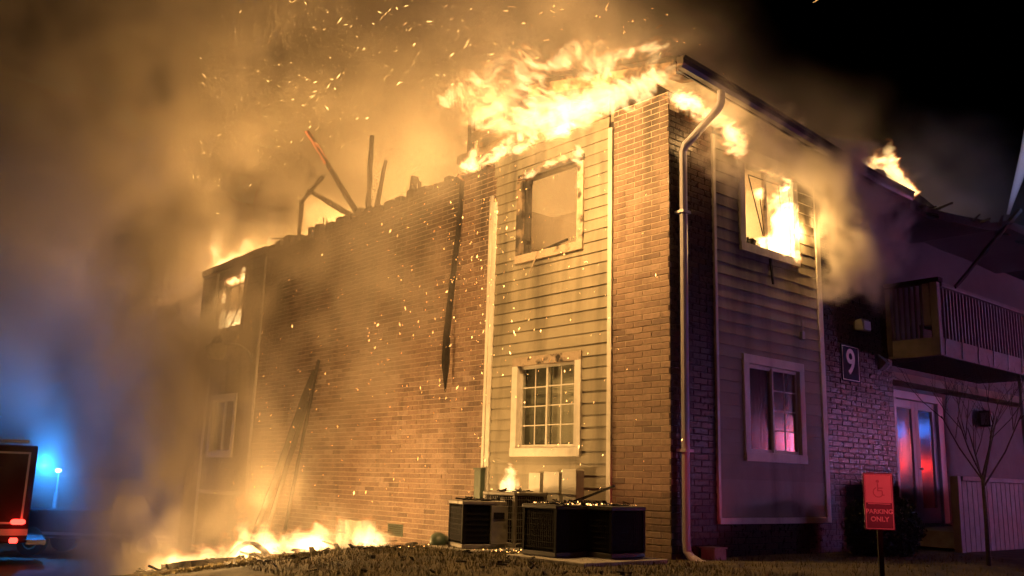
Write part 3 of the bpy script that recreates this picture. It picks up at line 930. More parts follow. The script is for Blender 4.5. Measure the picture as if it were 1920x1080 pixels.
s = empty('pipe_cover_box', (-6.85, 0, -.28)); tag(s, 'beige upright utility box with round cap beside the vent', 'box')
b = MB(); b.box((-.27, -.30, -.14), (.27, 0, .42)); b.build('cabinet', m_meter, s, bevel=.012)
b = MB(); b.tube([(-.12, -.30, .10), (-.12, -.50, .10), (-.12, -.52, .10)], [.10, .10, .06], 14); b.build('cap', m_meter, s)

s = empty('green_cabinet', (-3.66, -.02, .72)); tag(s, 'narrow dark green cable box beside the white trim', 'box')
b = MB(); b.box((-.09, -.10, -.45), (.07, 0, .32)); b.build('cabinet', m_green, s, bevel=.01)
b = MB(); b.box((-.10, -.11, .321), (.08, 0, .35)); b.build('lid', m_green, s)

for (nm, x0, x1, z0, z1, dp, lab) in (('round', -2.50, -2.28, .62, 1.0, .10, 'slim grey meter can nearest the burning condenser'),
                                      ('mid', -2.16, -1.86, .62, 1.02, .13, 'grey disconnect box with a hinged lid between two wall boxes'),
                                      ('tall', -1.76, -1.50, .58, 1.06, .16, 'tall grey disconnect box nearest the brick pier')):
    s = empty('meter_box', ((x0 + x1) / 2, 0, z0)); tag(s, lab, 'box', 'electrical boxes on the siding')
    hw = (x1 - x0) / 2; h = z1 - z0
    b = MB(); b.box((-hw, -dp, 0), (hw, -.004, h)); b.build('cabinet', m_meter, s, bevel=.012)
    b = MB(); b.box((-hw - .008, -dp - .012, h * .3), (hw + .008, -dp - .001, h + .01)); b.build('lid', m_meter, s, bevel=.004)
    b = MB(); b.tube([(-hw * .4, -dp * .5, 0), (-hw * .4, -dp * .5, -.2), (-hw * .2, -dp * .6, -.4)], .022, 8); b.build('conduit', m_steel, s)

# concrete sealer box by the downspout
s = empty('drain_box', (.05, .60, -.02)); tag(s, 'small grey drain box at the foot of the downspout', 'box')
b = MB(); b.box((0, -.11, -.08), (.22, .13, .15)); b.build('body', m_pad, s, bevel=.015)
b = MB(); b.box((-.01, -.12, .151), (.23, .14, .17)); b.build('lid', m_pad, s)


# ---- condensers
def condenser(loc, rz, wd, ht, label, panel=None, grille=False, base=None):
    s = empty('condenser', loc, rz); tag(s, label, 'condenser', 'air conditioner condensers on the lawn')
    h = wd / 2
    b = MB(); b.box((-h + .012, -h + .012, .06), (h - .012, h - .012, ht - .05)); b.build('coil', m_black, s, bevel=.03)
    b = MB(); b.box((-h, -h, .0), (h, h, .058)); b.build('base_pan', m_acgrey if grille or panel else m_acdark, s, bevel=.012)
    b = MB(); b.box((-h - .008, -h - .008, ht - .05), (h + .008, h + .008, ht)); b.build('top_panel', m_acgrey if grille or panel else m_acdark, s, bevel=.012)
    b = MB()
    for k in range(9):
        a = k / 9 * math.pi
        r = h * .82
        b.beam((-r * math.cos(a), -r * math.sin(a), ht + .012), (r * math.cos(a), r * math.sin(a), ht + .012), .008, .008)
    b.build('fan_guard', m_black, s)
    for sx in (-1, 1):
        for sy in (-1, 1):
            b = MB(); b.box((sx * (h - .02) - .02, sy * (h - .02) - .02, .059), (sx * (h - .02) + .02, sy * (h - .02) + .02, ht - .051)); b.build('corner_leg', m_black if not grille else m_acgrey, s)
    mg = m_acgrey if grille else m_black
    for (axis, sgn) in ((0, 1), (1, -1)):
        b = MB()
        for k in range(15):
            q = -h + .06 + k * (wd - .12) / 14
            if axis == 1: b.box((q - .003, sgn * (h - .012) - .004, .07), (q + .003, sgn * (h - .012) + .004, ht - .06))
            else: b.box((sgn * (h - .012) - .004, q - .003, .07), (sgn * (h - .012) + .004, q + .003, ht - .06))
        for k in range(7):
            zz = .1 + k * (ht - .2) / 6
            if axis == 1: b.box((-h + .03, sgn * (h - .006) - .003, zz - .004), (h - .03, sgn * (h - .006) + .003, zz + .004))
            else: b.box((sgn * (h - .006) - .003, -h + .03, zz - .004), (sgn * (h - .006) + .003, h - .03, zz + .004))
        b.build('grille', mg, s)
    if panel:
        b = MB(); b.box((h - .02, h - .22, .06), (h + .03, h + .01, ht - .055)); b.build('service_panel', m_acgrey, s, bevel=.006)
        b = MB(); b.box((h + .031, h - .19, ht - .22), (h + .036, h - .04, ht - .14)); b.build('nameplate', m_black, s)
    return s


condenser((-.22, -.86, .05), 0, .58, .58, 'black condenser nearest the brick pier, beside its twin')
condenser((-.61, -1.36, .05), 0, .58, .58, 'black condenser between the grilled unit and its twin')
condenser((-2.28, -1.22, .02), math.radians(-20), .60, .60, 'black condenser with a grey service panel farthest from the pier', panel=True)
condenser((-2.38, -.48, .02), math.radians(4), .62, .72, 'tan condenser with vertical grille under the small flame', grille=True)
for (x0, x1, y0, y1, lab) in ((-1.0, .28, -1.8, -.42, 'concrete pad under the two black condensers'), (-2.8, -1.8, -1.65, -.1, 'concrete pad under the tan and black condensers')):
    b = MB(); b.box((x0, y0, -.12), (x1, y1, .045 if x1 > 0 else .018)); tag(b.build('concrete_pad', m_pad, bevel=.01), lab, 'pad')
b = MB(); b.beam((-.75, -.98, .645), (-.22, -.80, .86), .05, .03, rough=.3); tag(b.build('burnt_stick', m_char), 'short burnt stick lying across the twin condensers', 'stick')
b = MB()
b.tube([(-2.75, -1.5, .02), (-2.95, -1.35, .06), (-3.05, -1.15, .03)], [.10, .12, .09], 10)
tag(b.build('pipe_wrap', m_green, smooth=True), 'dark fallen insulation roll at the foot of the condenser', 'roll')

# ---- leaning poles and ground debris
for (a, c, wd, lab) in (((-9.75, -.95, -1.0), (-9.05, -.06, 2.95), .10, 'half burnt board leaning on the brick, tallest of three'),
                        ((-9.15, -.5, -.9), (-8.93, -.05, 3.15), .055, 'thin burnt pole standing nearly upright against the brick'),
                        ((-9.5, -.8, -.95), (-9.22, -.07, 2.35), .08, 'shorter burnt board leaning between the other two')):
    b = MB(); b.beam(a, c, wd, wd * .5, rough=.25); tag(b.build('leaning_board', m_char), lab, 'board', 'burnt boards leaning on the wall')
deb = [((-11.7, -2.6), (-9.9, -3.0), .24, .14), ((-9.7, -2.9), (-8.6, -2.7), .30, .12), ((-9.9, -2.2), (-7.6, -2.5), .09, .05), ((-8.2, -2.6), (-6.9, -2.0), .10, .05),
       ((-7.3, -2.3), (-6.6, -2.55), .14, .10), ((-7.0, -2.2), (-5.0, -1.75), .06, .04), ((-6.9, -2.5), (-6.3, -1.8), .08, .05), ((-10.5, -1.6), (-9.0, -1.2), .12, .06), ((-8.6, -1.5), (-7.4, -1.0), .10, .05)]
labs = ['thick charred timber lying at the low end of the ground fire', 'wide charred plank half inside the ground fire', 'long bowed charred strip arching over the flames', 'charred lath crossing the middle of the ground fire',
        'stubby charred block in the ground fire', 'thin charred stick reaching onto the lawn from the fire', 'small crossed charred stick in the ground fire', 'charred board between the flames and the wall', 'short charred board near the brick wall']
for i, ((x0, y0), (x1, y1), wd, ht) in enumerate(deb):
    x0 += .8; x1 += .8; y0 = y0 * .75 + .05; y1 = y1 * .75 + .05
    b = MB()
    z0, z1 = gz(x0, y0) + ht / 2, gz(x1, y1) + ht / 2
    if i == 2:
        pts = [Vector((x0, y0, z0)).lerp(Vector((x1, y1, z1)), t / 6) + Vector((0, 0, .34 * math.sin(math.pi * t / 6))) for t in range(7)]
        for p0, p1 in zip(pts, pts[1:]): b.beam(p0, p1, wd, ht, rough=.1)
    else:
        b.beam((x0, y0, z0 + (.12 if i in (3, 6) else 0)), (x1, y1, z1), wd, ht, rough=.25)
    tag(b.build('burnt_timber', m_char), labs[i], 'timber', 'burning debris on the lawn')

b = MB()
for k in range(380):
    x = random.gauss(-8.0, 2.0); y = random.gauss(-1.55, .4)
    if not (-12.6 < x < -3.8): continue
    z = gz(x, y) + random.uniform(0, .16) * math.exp(-((y + 1.3) / .4) ** 2)
    a = random.uniform(0, 6.28); L_ = random.uniform(.05, .42)
    b.beam((x, y, z), (x + math.cos(a) * L_, y + math.sin(a) * L_, z + random.uniform(-.08, .12)), random.uniform(.02, .07), random.uniform(.012, .04), rough=.35)
tag(b.build('debris', m_char), 'heap of charred scraps feeding the ground fire', 'debris', kind='stuff')

b = MB()
for k in range(90):
    x = random.uniform(-6.0, 2.5); y = random.uniform(-4.0, -1.75)
    z = gz(x, y) + .02
    a = random.uniform(0, 6.28); L_ = random.uniform(.02, .16) ** 1.1
    b.beam((x, y, z), (x + math.cos(a) * L_, y + math.sin(a) * L_, z + random.uniform(.0, .04)), random.uniform(.015, .06), random.uniform(.006, .02), rough=.35)
for k in range(90):
    x, y = random.uniform(-.88, .05), random.uniform(-1.62, -.60)
    if random.random() < .4: x, y = random.uniform(-2.6, -2.0), random.uniform(-1.45, -.3)
    z = .638 if x > -1 else (.63 if y < -.85 else .745)
    a = random.uniform(0, 6.28); L_ = random.uniform(.03, .14)
    b.beam((x, y, z), (x + math.cos(a) * L_, y + math.sin(a) * L_, z + random.uniform(.0, .05)), random.uniform(.01, .04), random.uniform(.006, .02), rough=.35)
tag(b.build('scraps', m_char), 'charred scraps scattered over the lawn and condenser tops', 'scraps', kind='stuff')
for (nm, pts) in ((0, [(-2.2, -.06, .45), (-2.2, -.2, .30), (-2.15, -.35, .22), (-2.1, -.45, .2)]), (1, [(-1.95, -.06, .5), (-1.9, -.25, .25), (-1.75, -.8, .10), (-1.6, -1.1, .08), (-.95, -1.2, .16)]), (2, [(-1.6, -.08, .5), (-1.5, -.2, .2), (-1.0, -.5, .09), (-.55, -.7, .14)])):
    b = MB(); b.tube(pts, .022, 8)
    tag(b.build('refrigerant_line', m_black, smooth=True), ('short black refrigerant line into the tan condenser', 'black refrigerant line snaking to the black condenser with no service panel', 'black refrigerant line from the tall box to the condenser nearest the pier')[nm], 'pipe', 'refrigerant lines behind the condensers')

# ------------------------------------------------------------------ right foreground things
s = empty('parking_sign', (3.50, -1.55, gz(3.50, -1.55)))
tag(s, 'accessible parking sign glowing red in the emergency lights', 'sign')
s.rotation_euler = (0, 0, math.radians(-4))
zc = .80 - s.location.z
ax = Vector((.70, .71, 0)).normalized()      # along the sign's width, facing the camera side
nx = Vector((ax.y, -ax.x, 0))


def SP(u, dd, z):
    p = ax * u + nx * dd
    return (p.x, p.y, z)


b = MB(); b.mbox(SP, -.02, .02, -.045, -.01, -.3, zc + .2); b.build('post', m_black, s)
b = MB(); b.mbox(SP, -.122, .122, -.009, .0, zc - .235, zc + .235); b.build('plate', m_signdk, s, bevel=.003)
b = MB(); b.mbox(SP, -.104, .104, .0004, .0012, zc - .012, zc + .218); b.build('reflection_field', m_sign, s)  # pale panel standing in for the sheeting's bright upper reflection
b = MB()
for (a, c, e, f) in ((-.112, .112, -.226, -.221), (-.112, .112, .221, .226), (-.112, -.107, -.221, .221), (.107, .112, -.221, .221), (-.09, .09, -.024, -.018)):
    b.mbox(SP, a, c, .0014, .003, zc + e, zc + f)
b.build('border', m_signred, s)
for (tx, size, zz, m) in (('PARKING', .052, -.085, m_signred), ('ONLY', .055, -.148, m_signred)):
    me = text_mesh(tx, size, .0015); me.materials.append(m)
    o = bpy.data.objects.new('lettering', me); COL.objects.link(o); o.parent = s
    o.rotation_euler = (math.pi / 2, 0, math.atan2(ax.y, ax.x)); o.location = SP(0, .002, zc + zz)
b = MB()
b.tube([SP(-.005, .003, zc + .165), SP(-.005, .005, zc + .165)], .013, 10)
b.mbox(SP, -.009, .001, .001, .003, zc + .09, zc + .15); b.mbox(SP, .001, .035, .001, .003, zc + .105, zc + .114)
b.mbox(SP, -.009, .03, .001, .003, zc + .083, zc + .092); b.mbox(SP, .026, .035, .001, .003, zc + .05, zc + .085); b.mbox(SP, .035, .048, .001, .003, zc + .048, zc + .056)
for k in range(22):
    a0 = math.radians(110 + k * 10); a1 = math.radians(110 + (k + 1) * 10)
    cxx, czz, r0, r1 = -.002, zc + .075, .036, .044
    b.hexa([SP(cxx + r0 * math.cos(a0), .001, czz + r0 * math.sin(a0)), SP(cxx + r1 * math.cos(a0), .001, czz + r1 * math.sin(a0)), SP(cxx + r1 * math.cos(a1), .001, czz + r1 * math.sin(a1)), SP(cxx + r0 * math.cos(a1), .001, czz + r0 * math.sin(a1)),
            SP(cxx + r0 * math.cos(a0), .003, czz + r0 * math.sin(a0)), SP(cxx + r1 * math.cos(a0), .003, czz + r1 * math.sin(a0)), SP(cxx + r1 * math.cos(a1), .003, czz + r1 * math.sin(a1)), SP(cxx + r0 * math.cos(a1), .003, czz + r0 * math.sin(a1))])
b.build('symbol', m_signink, s)

# shrub in front of the brick
def shrub(loc, rx, ry, h, label):
    s = empty('shrub', loc); tag(s, label, 'shrub')
    b = MB()
    for k in range(8):
        a = random.uniform(0, 6.28); b.tube([(0, 0, -.05), (math.cos(a) * rx * .3, math.sin(a) * ry * .3, h * .4), (math.cos(a) * rx * .6, math.sin(a) * ry * .6, h * .75)], [.02, .012, .005], 5)
    b.build('stem', m_bark, s)
    b = MB()
    for k in range(5200):
        v = Vector((random.gauss(0, 1), random.gauss(0, 1), random.gauss(0, 1))).normalized() * random.uniform(.55, 1) ** .5
        lump = 1 + .14 * math.sin(v.x * 7) * math.sin(v.y * 6 + 1) * math.cos(v.z * 5)
        p = Vector((v.x * rx * lump, v.y * ry * lump, h * .5 + v.z * h * .52 * lump))
        if p.z < .02: continue
        a = Vector((random.uniform(-1, 1), random.uniform(-1, 1), random.uniform(-1, 1))).normalized() * .035
        c = Vector((random.uniform(-1, 1), random.uniform(-1, 1), random.uniform(-1, 1))).normalized() * .017
        b.add([p - a, p + c, p + a, p - c], [(0, 1, 2, 3)])
    b.build('foliage', m_leafdk, s, fixn=False)


shrub((.75, 3.0 + .75, -.1), .5, .62, .95, 'dark clipped shrub against the brick behind the parking sign')

# bare sapling
s = empty('sapling', (2.2, 3.68, gz(2.2, 3.68))); tag(s, 'bare young tree in front of the patio fence', 'tree')
bt = MB(); bt.tube([(0, 0, -.1), (.01, 0, .6), (0, .02, 1.15)], [.03, .026, .022], 8); bt.build('trunk', m_bark, s, smooth=True)
bt = MB()


def twig(p, d, L, r, lev):
    q = p + d * L * .5 + Vector((random.uniform(-.04, .04), random.uniform(-.04, .04), 0)) * L
    e = q + (d + Vector((0, 0, .18))).normalized() * L * .5
    bt.tube([p, q, e], [r, r * .75, r * .5], 5, cap=False)
    if lev > 0:
        for k in range(3 if lev > 1 else 2):
            a = random.uniform(0, 6.28)
            nd = (d + Vector((math.cos(a), math.sin(a), .25)) * random.uniform(.45, .8)).normalized()
            st = p.lerp(e, random.uniform(.45, 1))
            twig(st, nd, L * random.uniform(.5, .75), r * .5, lev - 1)


for k in range(6):
    a = k * 1.05 + .3
    twig(Vector((0, .02, 1.0 + .03 * k)), Vector((math.cos(a) * .55, math.sin(a) * .55, 1)).normalized(), random.uniform(.7, 1.05), .013, 3)
bt.build('branches', m_bark, s, fixn=False)

# porch lantern
s = empty('porch_lantern', (-.6, 10.55, 2.42)); tag(s, 'dark caged porch lantern on the wall past the french door', 'lantern')
b = MB(); b.box((0, -.06, -.1), (.03, .06, .1)); b.build('back_plate', m_wooddk, s)
b = MB(); b.beam((.03, 0, .12), (.14, 0, .16), .02); b.build('arm', m_wooddk, s)
b = MB(); b.box((.06, -.09, -.14), (.24, .09, .10)); b.build('glass_body', mat('lantern_glass', (.35, .33, .33), .3), s)
b = MB()
for (xx, yy_) in ((.06, -.09), (.24, -.09), (.06, .09), (.24, .09)): b.box((xx - .012, yy_ - .012, -.16), (xx + .012, yy_ + .012, .12))
b.box((.045, -.105, .101), (.255, .105, .14)); b.box((.045, -.105, -.18), (.255, .105, -.141)); b.build('cage', m_wooddk, s)


# ------------------------------------------------------------------ fire vehicles
def engine(loc, rz, label, lights, shutters=False):
    s = empty('fire_engine', loc, rz); tag(s, label, 'fire engine')
    # +x is forward; side facing -y
    b = MB(); b.box((-4.4, -1.22, .55), (1.4, 1.22, 3.0)); b.build('body', m_red, s, bevel=.05)
    b = MB(); b.hexa([(1.45, -1.22, .5), (4.3, -1.22, .5), (4.3, 1.22, .5), (1.45, 1.22, .5), (1.45, -1.2, 2.75), (4.05, -1.2, 2.75), (4.05, 1.2, 2.75), (1.45, 1.2, 2.75)]); b.build('cab', m_red, s, bevel=.08)
    for sy in (-1, 1):
        for k in range(4):
            x0 = -4.25 + k * 1.38
            q = MB(); t = .05
            yy_ = sy * 1.222
            for (a, c, e, f) in ((x0, x0 + 1.26, 2.78, 2.83), (x0, x0 + 1.26, 1.02, 1.07), (x0, x0 + t, 1.07, 2.78), (x0 + 1.26 - t, x0 + 1.26, 1.07, 2.78)):
                q.box((a, min(yy_, yy_ + sy * .02), e), (c, max(yy_, yy_ + sy * .02), f))
            q.build('locker_frame', m_refl, s)
            if shutters:  # pale panels added to widen the red reflection in the window
                q = MB(); q.box((x0 + t, min(yy_, yy_ + sy * .012), 1.07), (x0 + 1.26 - t, max(yy_, yy_ + sy * .012), 2.78)); q.build('reflector_shutter', m_shutter, s)
        q = MB(); q.box((-4.4, min(sy * 1.222, sy * 1.235), .74), (4.2, max(sy * 1.222, sy * 1.235), .90)); q.build('stripe', m_refl, s)
        for (x0, x1) in ((1.7, 2.6), (2.75, 3.75)):
            q = MB(); q.box((x0, min(sy * 1.21, sy * 1.222), 1.6), (x1, max(sy * 1.21, sy * 1.222), 2.45)); q.build('side_window', m_tglass, s)
        for x0 in (-2.9, -1.6, 2.7):
            q = MB(); q.tube([(x0, sy * .9, .5), (x0, sy * 1.24, .5)], .5, 22); wh = q.build('wheel', m_tyre, s)
            q = MB(); q.tube([(x0, sy * 1.241, .5), (x0, sy * 1.26, .5)], [.28, .22], 16); q.build('rim', m_chrome, wh)
    q = MB(); q.hexa([(4.25, -1.05, 1.5), (4.27, -1.05, 1.5), (4.27, 1.05, 1.5), (4.25, 1.05, 1.5), (4.08, -1.05, 2.55), (4.10, -1.05, 2.55), (4.10, 1.05, 2.55), (4.08, 1.05, 2.55)]); q.build('windscreen', m_tglass, s)
    q = MB(); q.box((4.3, -1.25, .45), (4.75, 1.25, .8)); q.build('bumper', m_chrome, s, bevel=.03)
    q = MB(); q.box((-4.85, -1.1, .5), (-4.4, 1.1, .62)); q.build('rear_step', m_chrome, s)
    q = MB()
    for yy_ in (-.3, .3): q.beam((-4.2, yy_, 3.12), (2.6, yy_, 3.12), .07)
    for k in range(16): q.beam((-4.0 + k * .42, -.3, 3.12), (-4.0 + k * .42, .3, 3.12), .04)
    q.build('ladder', m_chrome, s)
    for (x0, y0, z0, m, wd) in lights:
        q = MB(); q.tube([(x0 - wd, y0, z0), (x0 - wd * .7, y0, z0), (x0 + wd * .7, y0, z0), (x0 + wd, y0, z0)], [.03, .07 if wd < .25 else .17, .07 if wd < .25 else .17, .03], 10); q.build('warning_light', m, s, smooth=True)
    return s


# engine parked beyond the low end of the building, seen through smoke
e1 = engine((-21.1, -6.5, -1.55), math.radians(258), 'dark red fire engine with white locker outlines beyond the smoke',
            [(-4.15, 1.34, 1.08, m_redlens, .17), (-4.1, 1.28, .62, m_redlens, .10), (-3.4, 1.28, .62, m_redlens, .06)])
# second engine parked further up the drive: out of frame, seen only mirrored in the windows and wet brick
e2 = engine((10.2, 20.6, -.75), math.radians(-90), 'red fire engine with warning lights on along the drive',
            [(x, -1.35, z, m, .3) for (x, z, m) in ((-3.6, 3.1, m_redlens), (-1.5, 3.1, m_redlens), (.6, 3.1, m_redlens), (2.6, 2.95, m_bluelens), (3.4, 2.95, m_redlens), (-3.0, 1.0, m_redlens), (1.2, 1.0, m_redlens), (-.6, 2.0, m_bluelens))], True)
e3 = engine((10.3, 30.9, -.75), math.radians(-90), 'red fire engine stopped behind the first one on the drive',
            [(x, -1.38, z, m, .3) for (x, z, m) in ((3.9, 2.75, m_redlens), (3.0, 2.6, m_redlens), (2.0, 2.8, m_redlens), (4.2, 4.0, m_bluelens), (2.6, 4.2, m_bluelens))], True)
lamp('engine_red_light', (8.4, 18.0, 2.35), 420, (1.0, .10, .12), .5)
lamp('engine_red_light', (8.4, 22.6, 2.35), 420, (1.0, .12, .16), .5)
lamp('engine_blue_light', (8.4, 19.2, 2.4), 700, (.30, .36, 1.0), .5)
# emergency lights of vehicles out of view, plus an added red sign spot
lamp('street_red_light', (9.6, -4.2, 1.5), 70, (1.0, .07, .10), .2)
sl = bpy.data.lights.new('sign_red_fill', 'SPOT'); sl.energy = 650; sl.color = (1.0, .05, .07); sl.spot_size = math.radians(11); sl.spot_blend = .8; sl.shadow_soft_size = .12  # unseen spot added to give the sign its bright red reflection
so = bpy.data.objects.new('sign_red_fill', sl); COL.objects.link(so); so.location = (9.6, -4.2, 1.5)
so.rotation_euler = (Vector((3.5, -1.4, .95)) - so.location).to_track_quat('-Z', 'Y').to_euler()
lamp('street_blue_light', (13.0, 8.0, 2.6), 400, (.46, .30, 1.0), .3)

# low utility truck with a raised floodlight mast
u = empty('utility_truck', (-21.5, .05, -1.55), math.radians(46)); tag(u, 'low dark red utility truck with a lit floodlight mast', 'truck')
b = MB(); b.box((-2.2, -1.0, .5), (.8, 1.0, 1.3)); b.build('bed', m_red, u, bevel=.04)
b = MB(); b.hexa([(.8, -1.0, .45), (2.9, -1.0, .45), (2.9, 1.0, .45), (.8, 1.0, .45), (.85, -.9, 1.75), (1.7, -.9, 1.75), (1.7, .9, 1.75), (.85, .9, 1.75)]); b.build('cab', m_red, u, bevel=.05)
b = MB(); b.box((-2.2, -1.012, .60), (2.6, -1.001, .68)); b.build('stripe', m_refl, u)
for sy in (-1, 1):
    for x0 in (-1.4, 1.9):
        q = MB(); q.tube([(x0, sy * .75, .4), (x0, sy * 1.02, .4)], .4, 20); wh = q.build('wheel', m_tyre, u)
        q = MB(); q.tube([(x0, sy * 1.021, .4), (x0, sy * 1.035, .4)], [.22, .18], 14); q.build('rim', m_chrome, wh)
b = MB(); b.tube([(-1.2, -.3, 1.3), (-1.2, -.3, 1.75), (-1.2, -.3, 1.76), (-1.2, -.3, 2.36)], [.07, .07, .035, .03], 8); b.build('mast', m_steel, u)
b = MB(); b.tube([(-1.2, -.42, 2.38), (-1.2, -.36, 2.38), (-1.2, -.25, 2.38)], [.05, .06, .04], 12); b.build('flood_head', m_flood, u)
b = MB(); b.box((-2.26, -.9, .75), (-2.201, -.7, .95)); b.box((-2.26, .7, .75), (-2.201, .9, .95)); b.build('tail_light', m_amber, u)
lamp('mast_flood_light', (-21.7, -1.55, .97), 760, (.02, .26, 1.0), .1)
lamp('engine_red_light', (-18.4, -2.85, -.45), 14, (1, .05, .03), .08)

# ------------------------------------------------------------------ smoke, flames
TN = 96


def tile(seed, beta, lo=1.5, hi=40):
    r = np.random.default_rng(seed)
    k = np.fft.fftfreq(TN) * TN
    kx, ky, kz = np.meshgrid(k, k, k[:TN // 2 + 1], indexing='ij')
    kk = np.sqrt(kx ** 2 + ky ** 2 + kz ** 2); kk[0, 0, 0] = 1
    amp = kk ** (-beta / 2 - 1) * (kk > lo) * np.exp(-(kk / hi) ** 2)
    f = np.fft.rfftn(r.standard_normal((TN, TN, TN))) * amp
    n = np.fft.irfftn(f, s=(TN, TN, TN))
    return (n / n.std()).astype(np.float32)


T_FBM = tile(1, 1.7); T_W = [tile(2 + i, 2.4, 1.0, 18) for i in range(3)]; T_R = tile(9, .6, 3, 16)


def samp(t, p):
    q = np.mod(p, TN).astype(np.float32)
    i = np.floor(q).astype(np.int32); f = q - i
    i %= TN; j = (i + 1) % TN
    r = 0
    for a in (0, 1):
        X = j[:, 0] if a else i[:, 0]; wx = f[:, 0] if a else 1 - f[:, 0]
        for b_ in (0, 1):
            Y = j[:, 1] if b_ else i[:, 1]; wy = f[:, 1] if b_ else 1 - f[:, 1]
            for c in (0, 1):
                Z = j[:, 2] if c else i[:, 2]; wz = f[:, 2] if c else 1 - f[:, 2]
                r = r + t[X, Y, Z] * (wx * wy * wz)
    return r


def volume(name, lo, hi, step, func, m, label, cat):
    res = [max(4, int(round((hi[i] - lo[i]) / step)) + 1) for i in range(3)]
    hi = [lo[i] + (res[i] - 1) * step for i in range(3)]
    lin = [np.linspace(lo[i], hi[i], res[i], dtype=np.float32) for i in range(3)]
    G = np.stack(np.meshgrid(*lin, indexing='ij'), -1).reshape(-1, 3)
    D = np.clip(func(G), 0, 50).astype(np.float32)
    ny, nz = res[1], res[2]
    me = bpy.data.meshes.new(name)
    me.vertices.add(len(G)); me.vertices.foreach_set('co', G.ravel())
    a = me.attributes.new('amount', 'FLOAT', 'POINT'); a.data.foreach_set('value', D)
    o = bpy.data.objects.new(name, me); COL.objects.link(o)
    ng = bpy.data.node_groups.new(name, 'GeometryNodeTree')
    ng.interface.new_socket('Geometry', in_out='INPUT', socket_type='NodeSocketGeometry')
    ng.interface.new_socket('Geometry', in_out='OUTPUT', socket_type='NodeSocketGeometry')
    N = ng.nodes.new; L = ng.links.new
    gi = N('NodeGroupInput'); go = N('NodeGroupOutput')
    na = N('GeometryNodeInputNamedAttribute'); na.data_type = 'FLOAT'; na.inputs['Name'].default_value = 'amount'
    si = N('GeometryNodeSampleIndex'); si.data_type = 'FLOAT'; si.domain = 'POINT'; si.clamp = True
    pos = N('GeometryNodeInputPosition')
    def vm(op, x, val):
        n_ = N('ShaderNodeVectorMath'); n_.operation = op; L(x, n_.inputs[0])
        if val is not None: n_.inputs[1].default_value = val
        return n_
    x = vm('SUBTRACT', pos.outputs[0], lo)
    x = vm('MULTIPLY', x.outputs[0], [(res[i] - 1) / (hi[i] - lo[i]) for i in range(3)])
    x = vm('ADD', x.outputs[0], (.5, .5, .5)); x = vm('FLOOR', x.outputs[0], None)
    x = vm('DOT_PRODUCT', x.outputs[0], (ny * nz, nz, 1))
    L(gi.outputs[0], si.inputs['Geometry']); L(na.outputs[0], si.inputs['Value']); L(x.outputs['Value'], si.inputs['Index'])
    vc = N('GeometryNodeVolumeCube'); L(si.outputs[0], vc.inputs['Density'])
    vc.inputs['Min'].default_value = lo; vc.inputs['Max'].default_value = hi
    for k, v in zip(('Resolution X', 'Resolution Y', 'Resolution Z'), res): vc.inputs[k].default_value = v
    sm = N('GeometryNodeSetMaterial'); sm.inputs['Material'].default_value = m
    L(vc.outputs[0], sm.inputs[0]); L(sm.outputs[0], go.inputs[0])
    md = o.modifiers.new('volume', 'NODES'); md.node_group = ng
    tag(o, label, cat, kind='stuff')
    return o


def smoke_mat(name, col, dens, aniso=.1, step=5.0):
    m = bpy.data.materials.new(name); m.use_nodes = True; nt = m.node_tree; nt.nodes.clear()
    o = nt.nodes.new('ShaderNodeOutputMaterial'); p = nt.nodes.new('ShaderNodeVolumePrincipled')
    p.inputs['Color'].default_value = (*col, 1); p.inputs['Density'].default_value = dens; p.inputs['Anisotropy'].default_value = aniso
    nt.links.new(p.outputs[0], o.inputs['Volume'])
    m.cycles.volume_step_rate = step
    return m


def flame_mat(name, strength):
    m = bpy.data.materials.new(name); m.use_nodes = True; nt = m.node_tree; nt.nodes.clear(); N = nt.nodes.new; L = nt.links.new
    o = N('ShaderNodeOutputMaterial'); e = N('ShaderNodeEmission'); at = N('ShaderNodeAttribute'); at.attribute_name = 'density'
    rp = N('ShaderNodeValToRGB'); el = rp.color_ramp.elements
    el[0].position = 0; el[0].color = (1, .11, .010, 1); el[1].position = 1; el[1].color = (1, .66, .26, 1)
    k = el.new(.4); k.color = (1, .27, .028, 1)
    pw = N('ShaderNodeMath'); pw.operation = 'POWER'; pw.inputs[1].default_value = 1.6
    ml = N('ShaderNodeMath'); ml.operation = 'MULTIPLY'; ml.inputs[1].default_value = strength
    L(at.outputs['Fac'], rp.inputs[0]); L(rp.outputs[0], e.inputs[0]); L(at.outputs['Fac'], pw.inputs[0]); L(pw.outputs[0], ml.inputs[0]); L(ml.outputs[0], e.inputs[1])
    L(e.outputs[0], o.inputs['Volume'])
    m.cycles.volume_step_rate = 2.0
    return m


def sstep(a, b_, x):
    t = np.clip((x - a) / (b_ - a), 0, 1); return t * t * (3 - 2 * t)


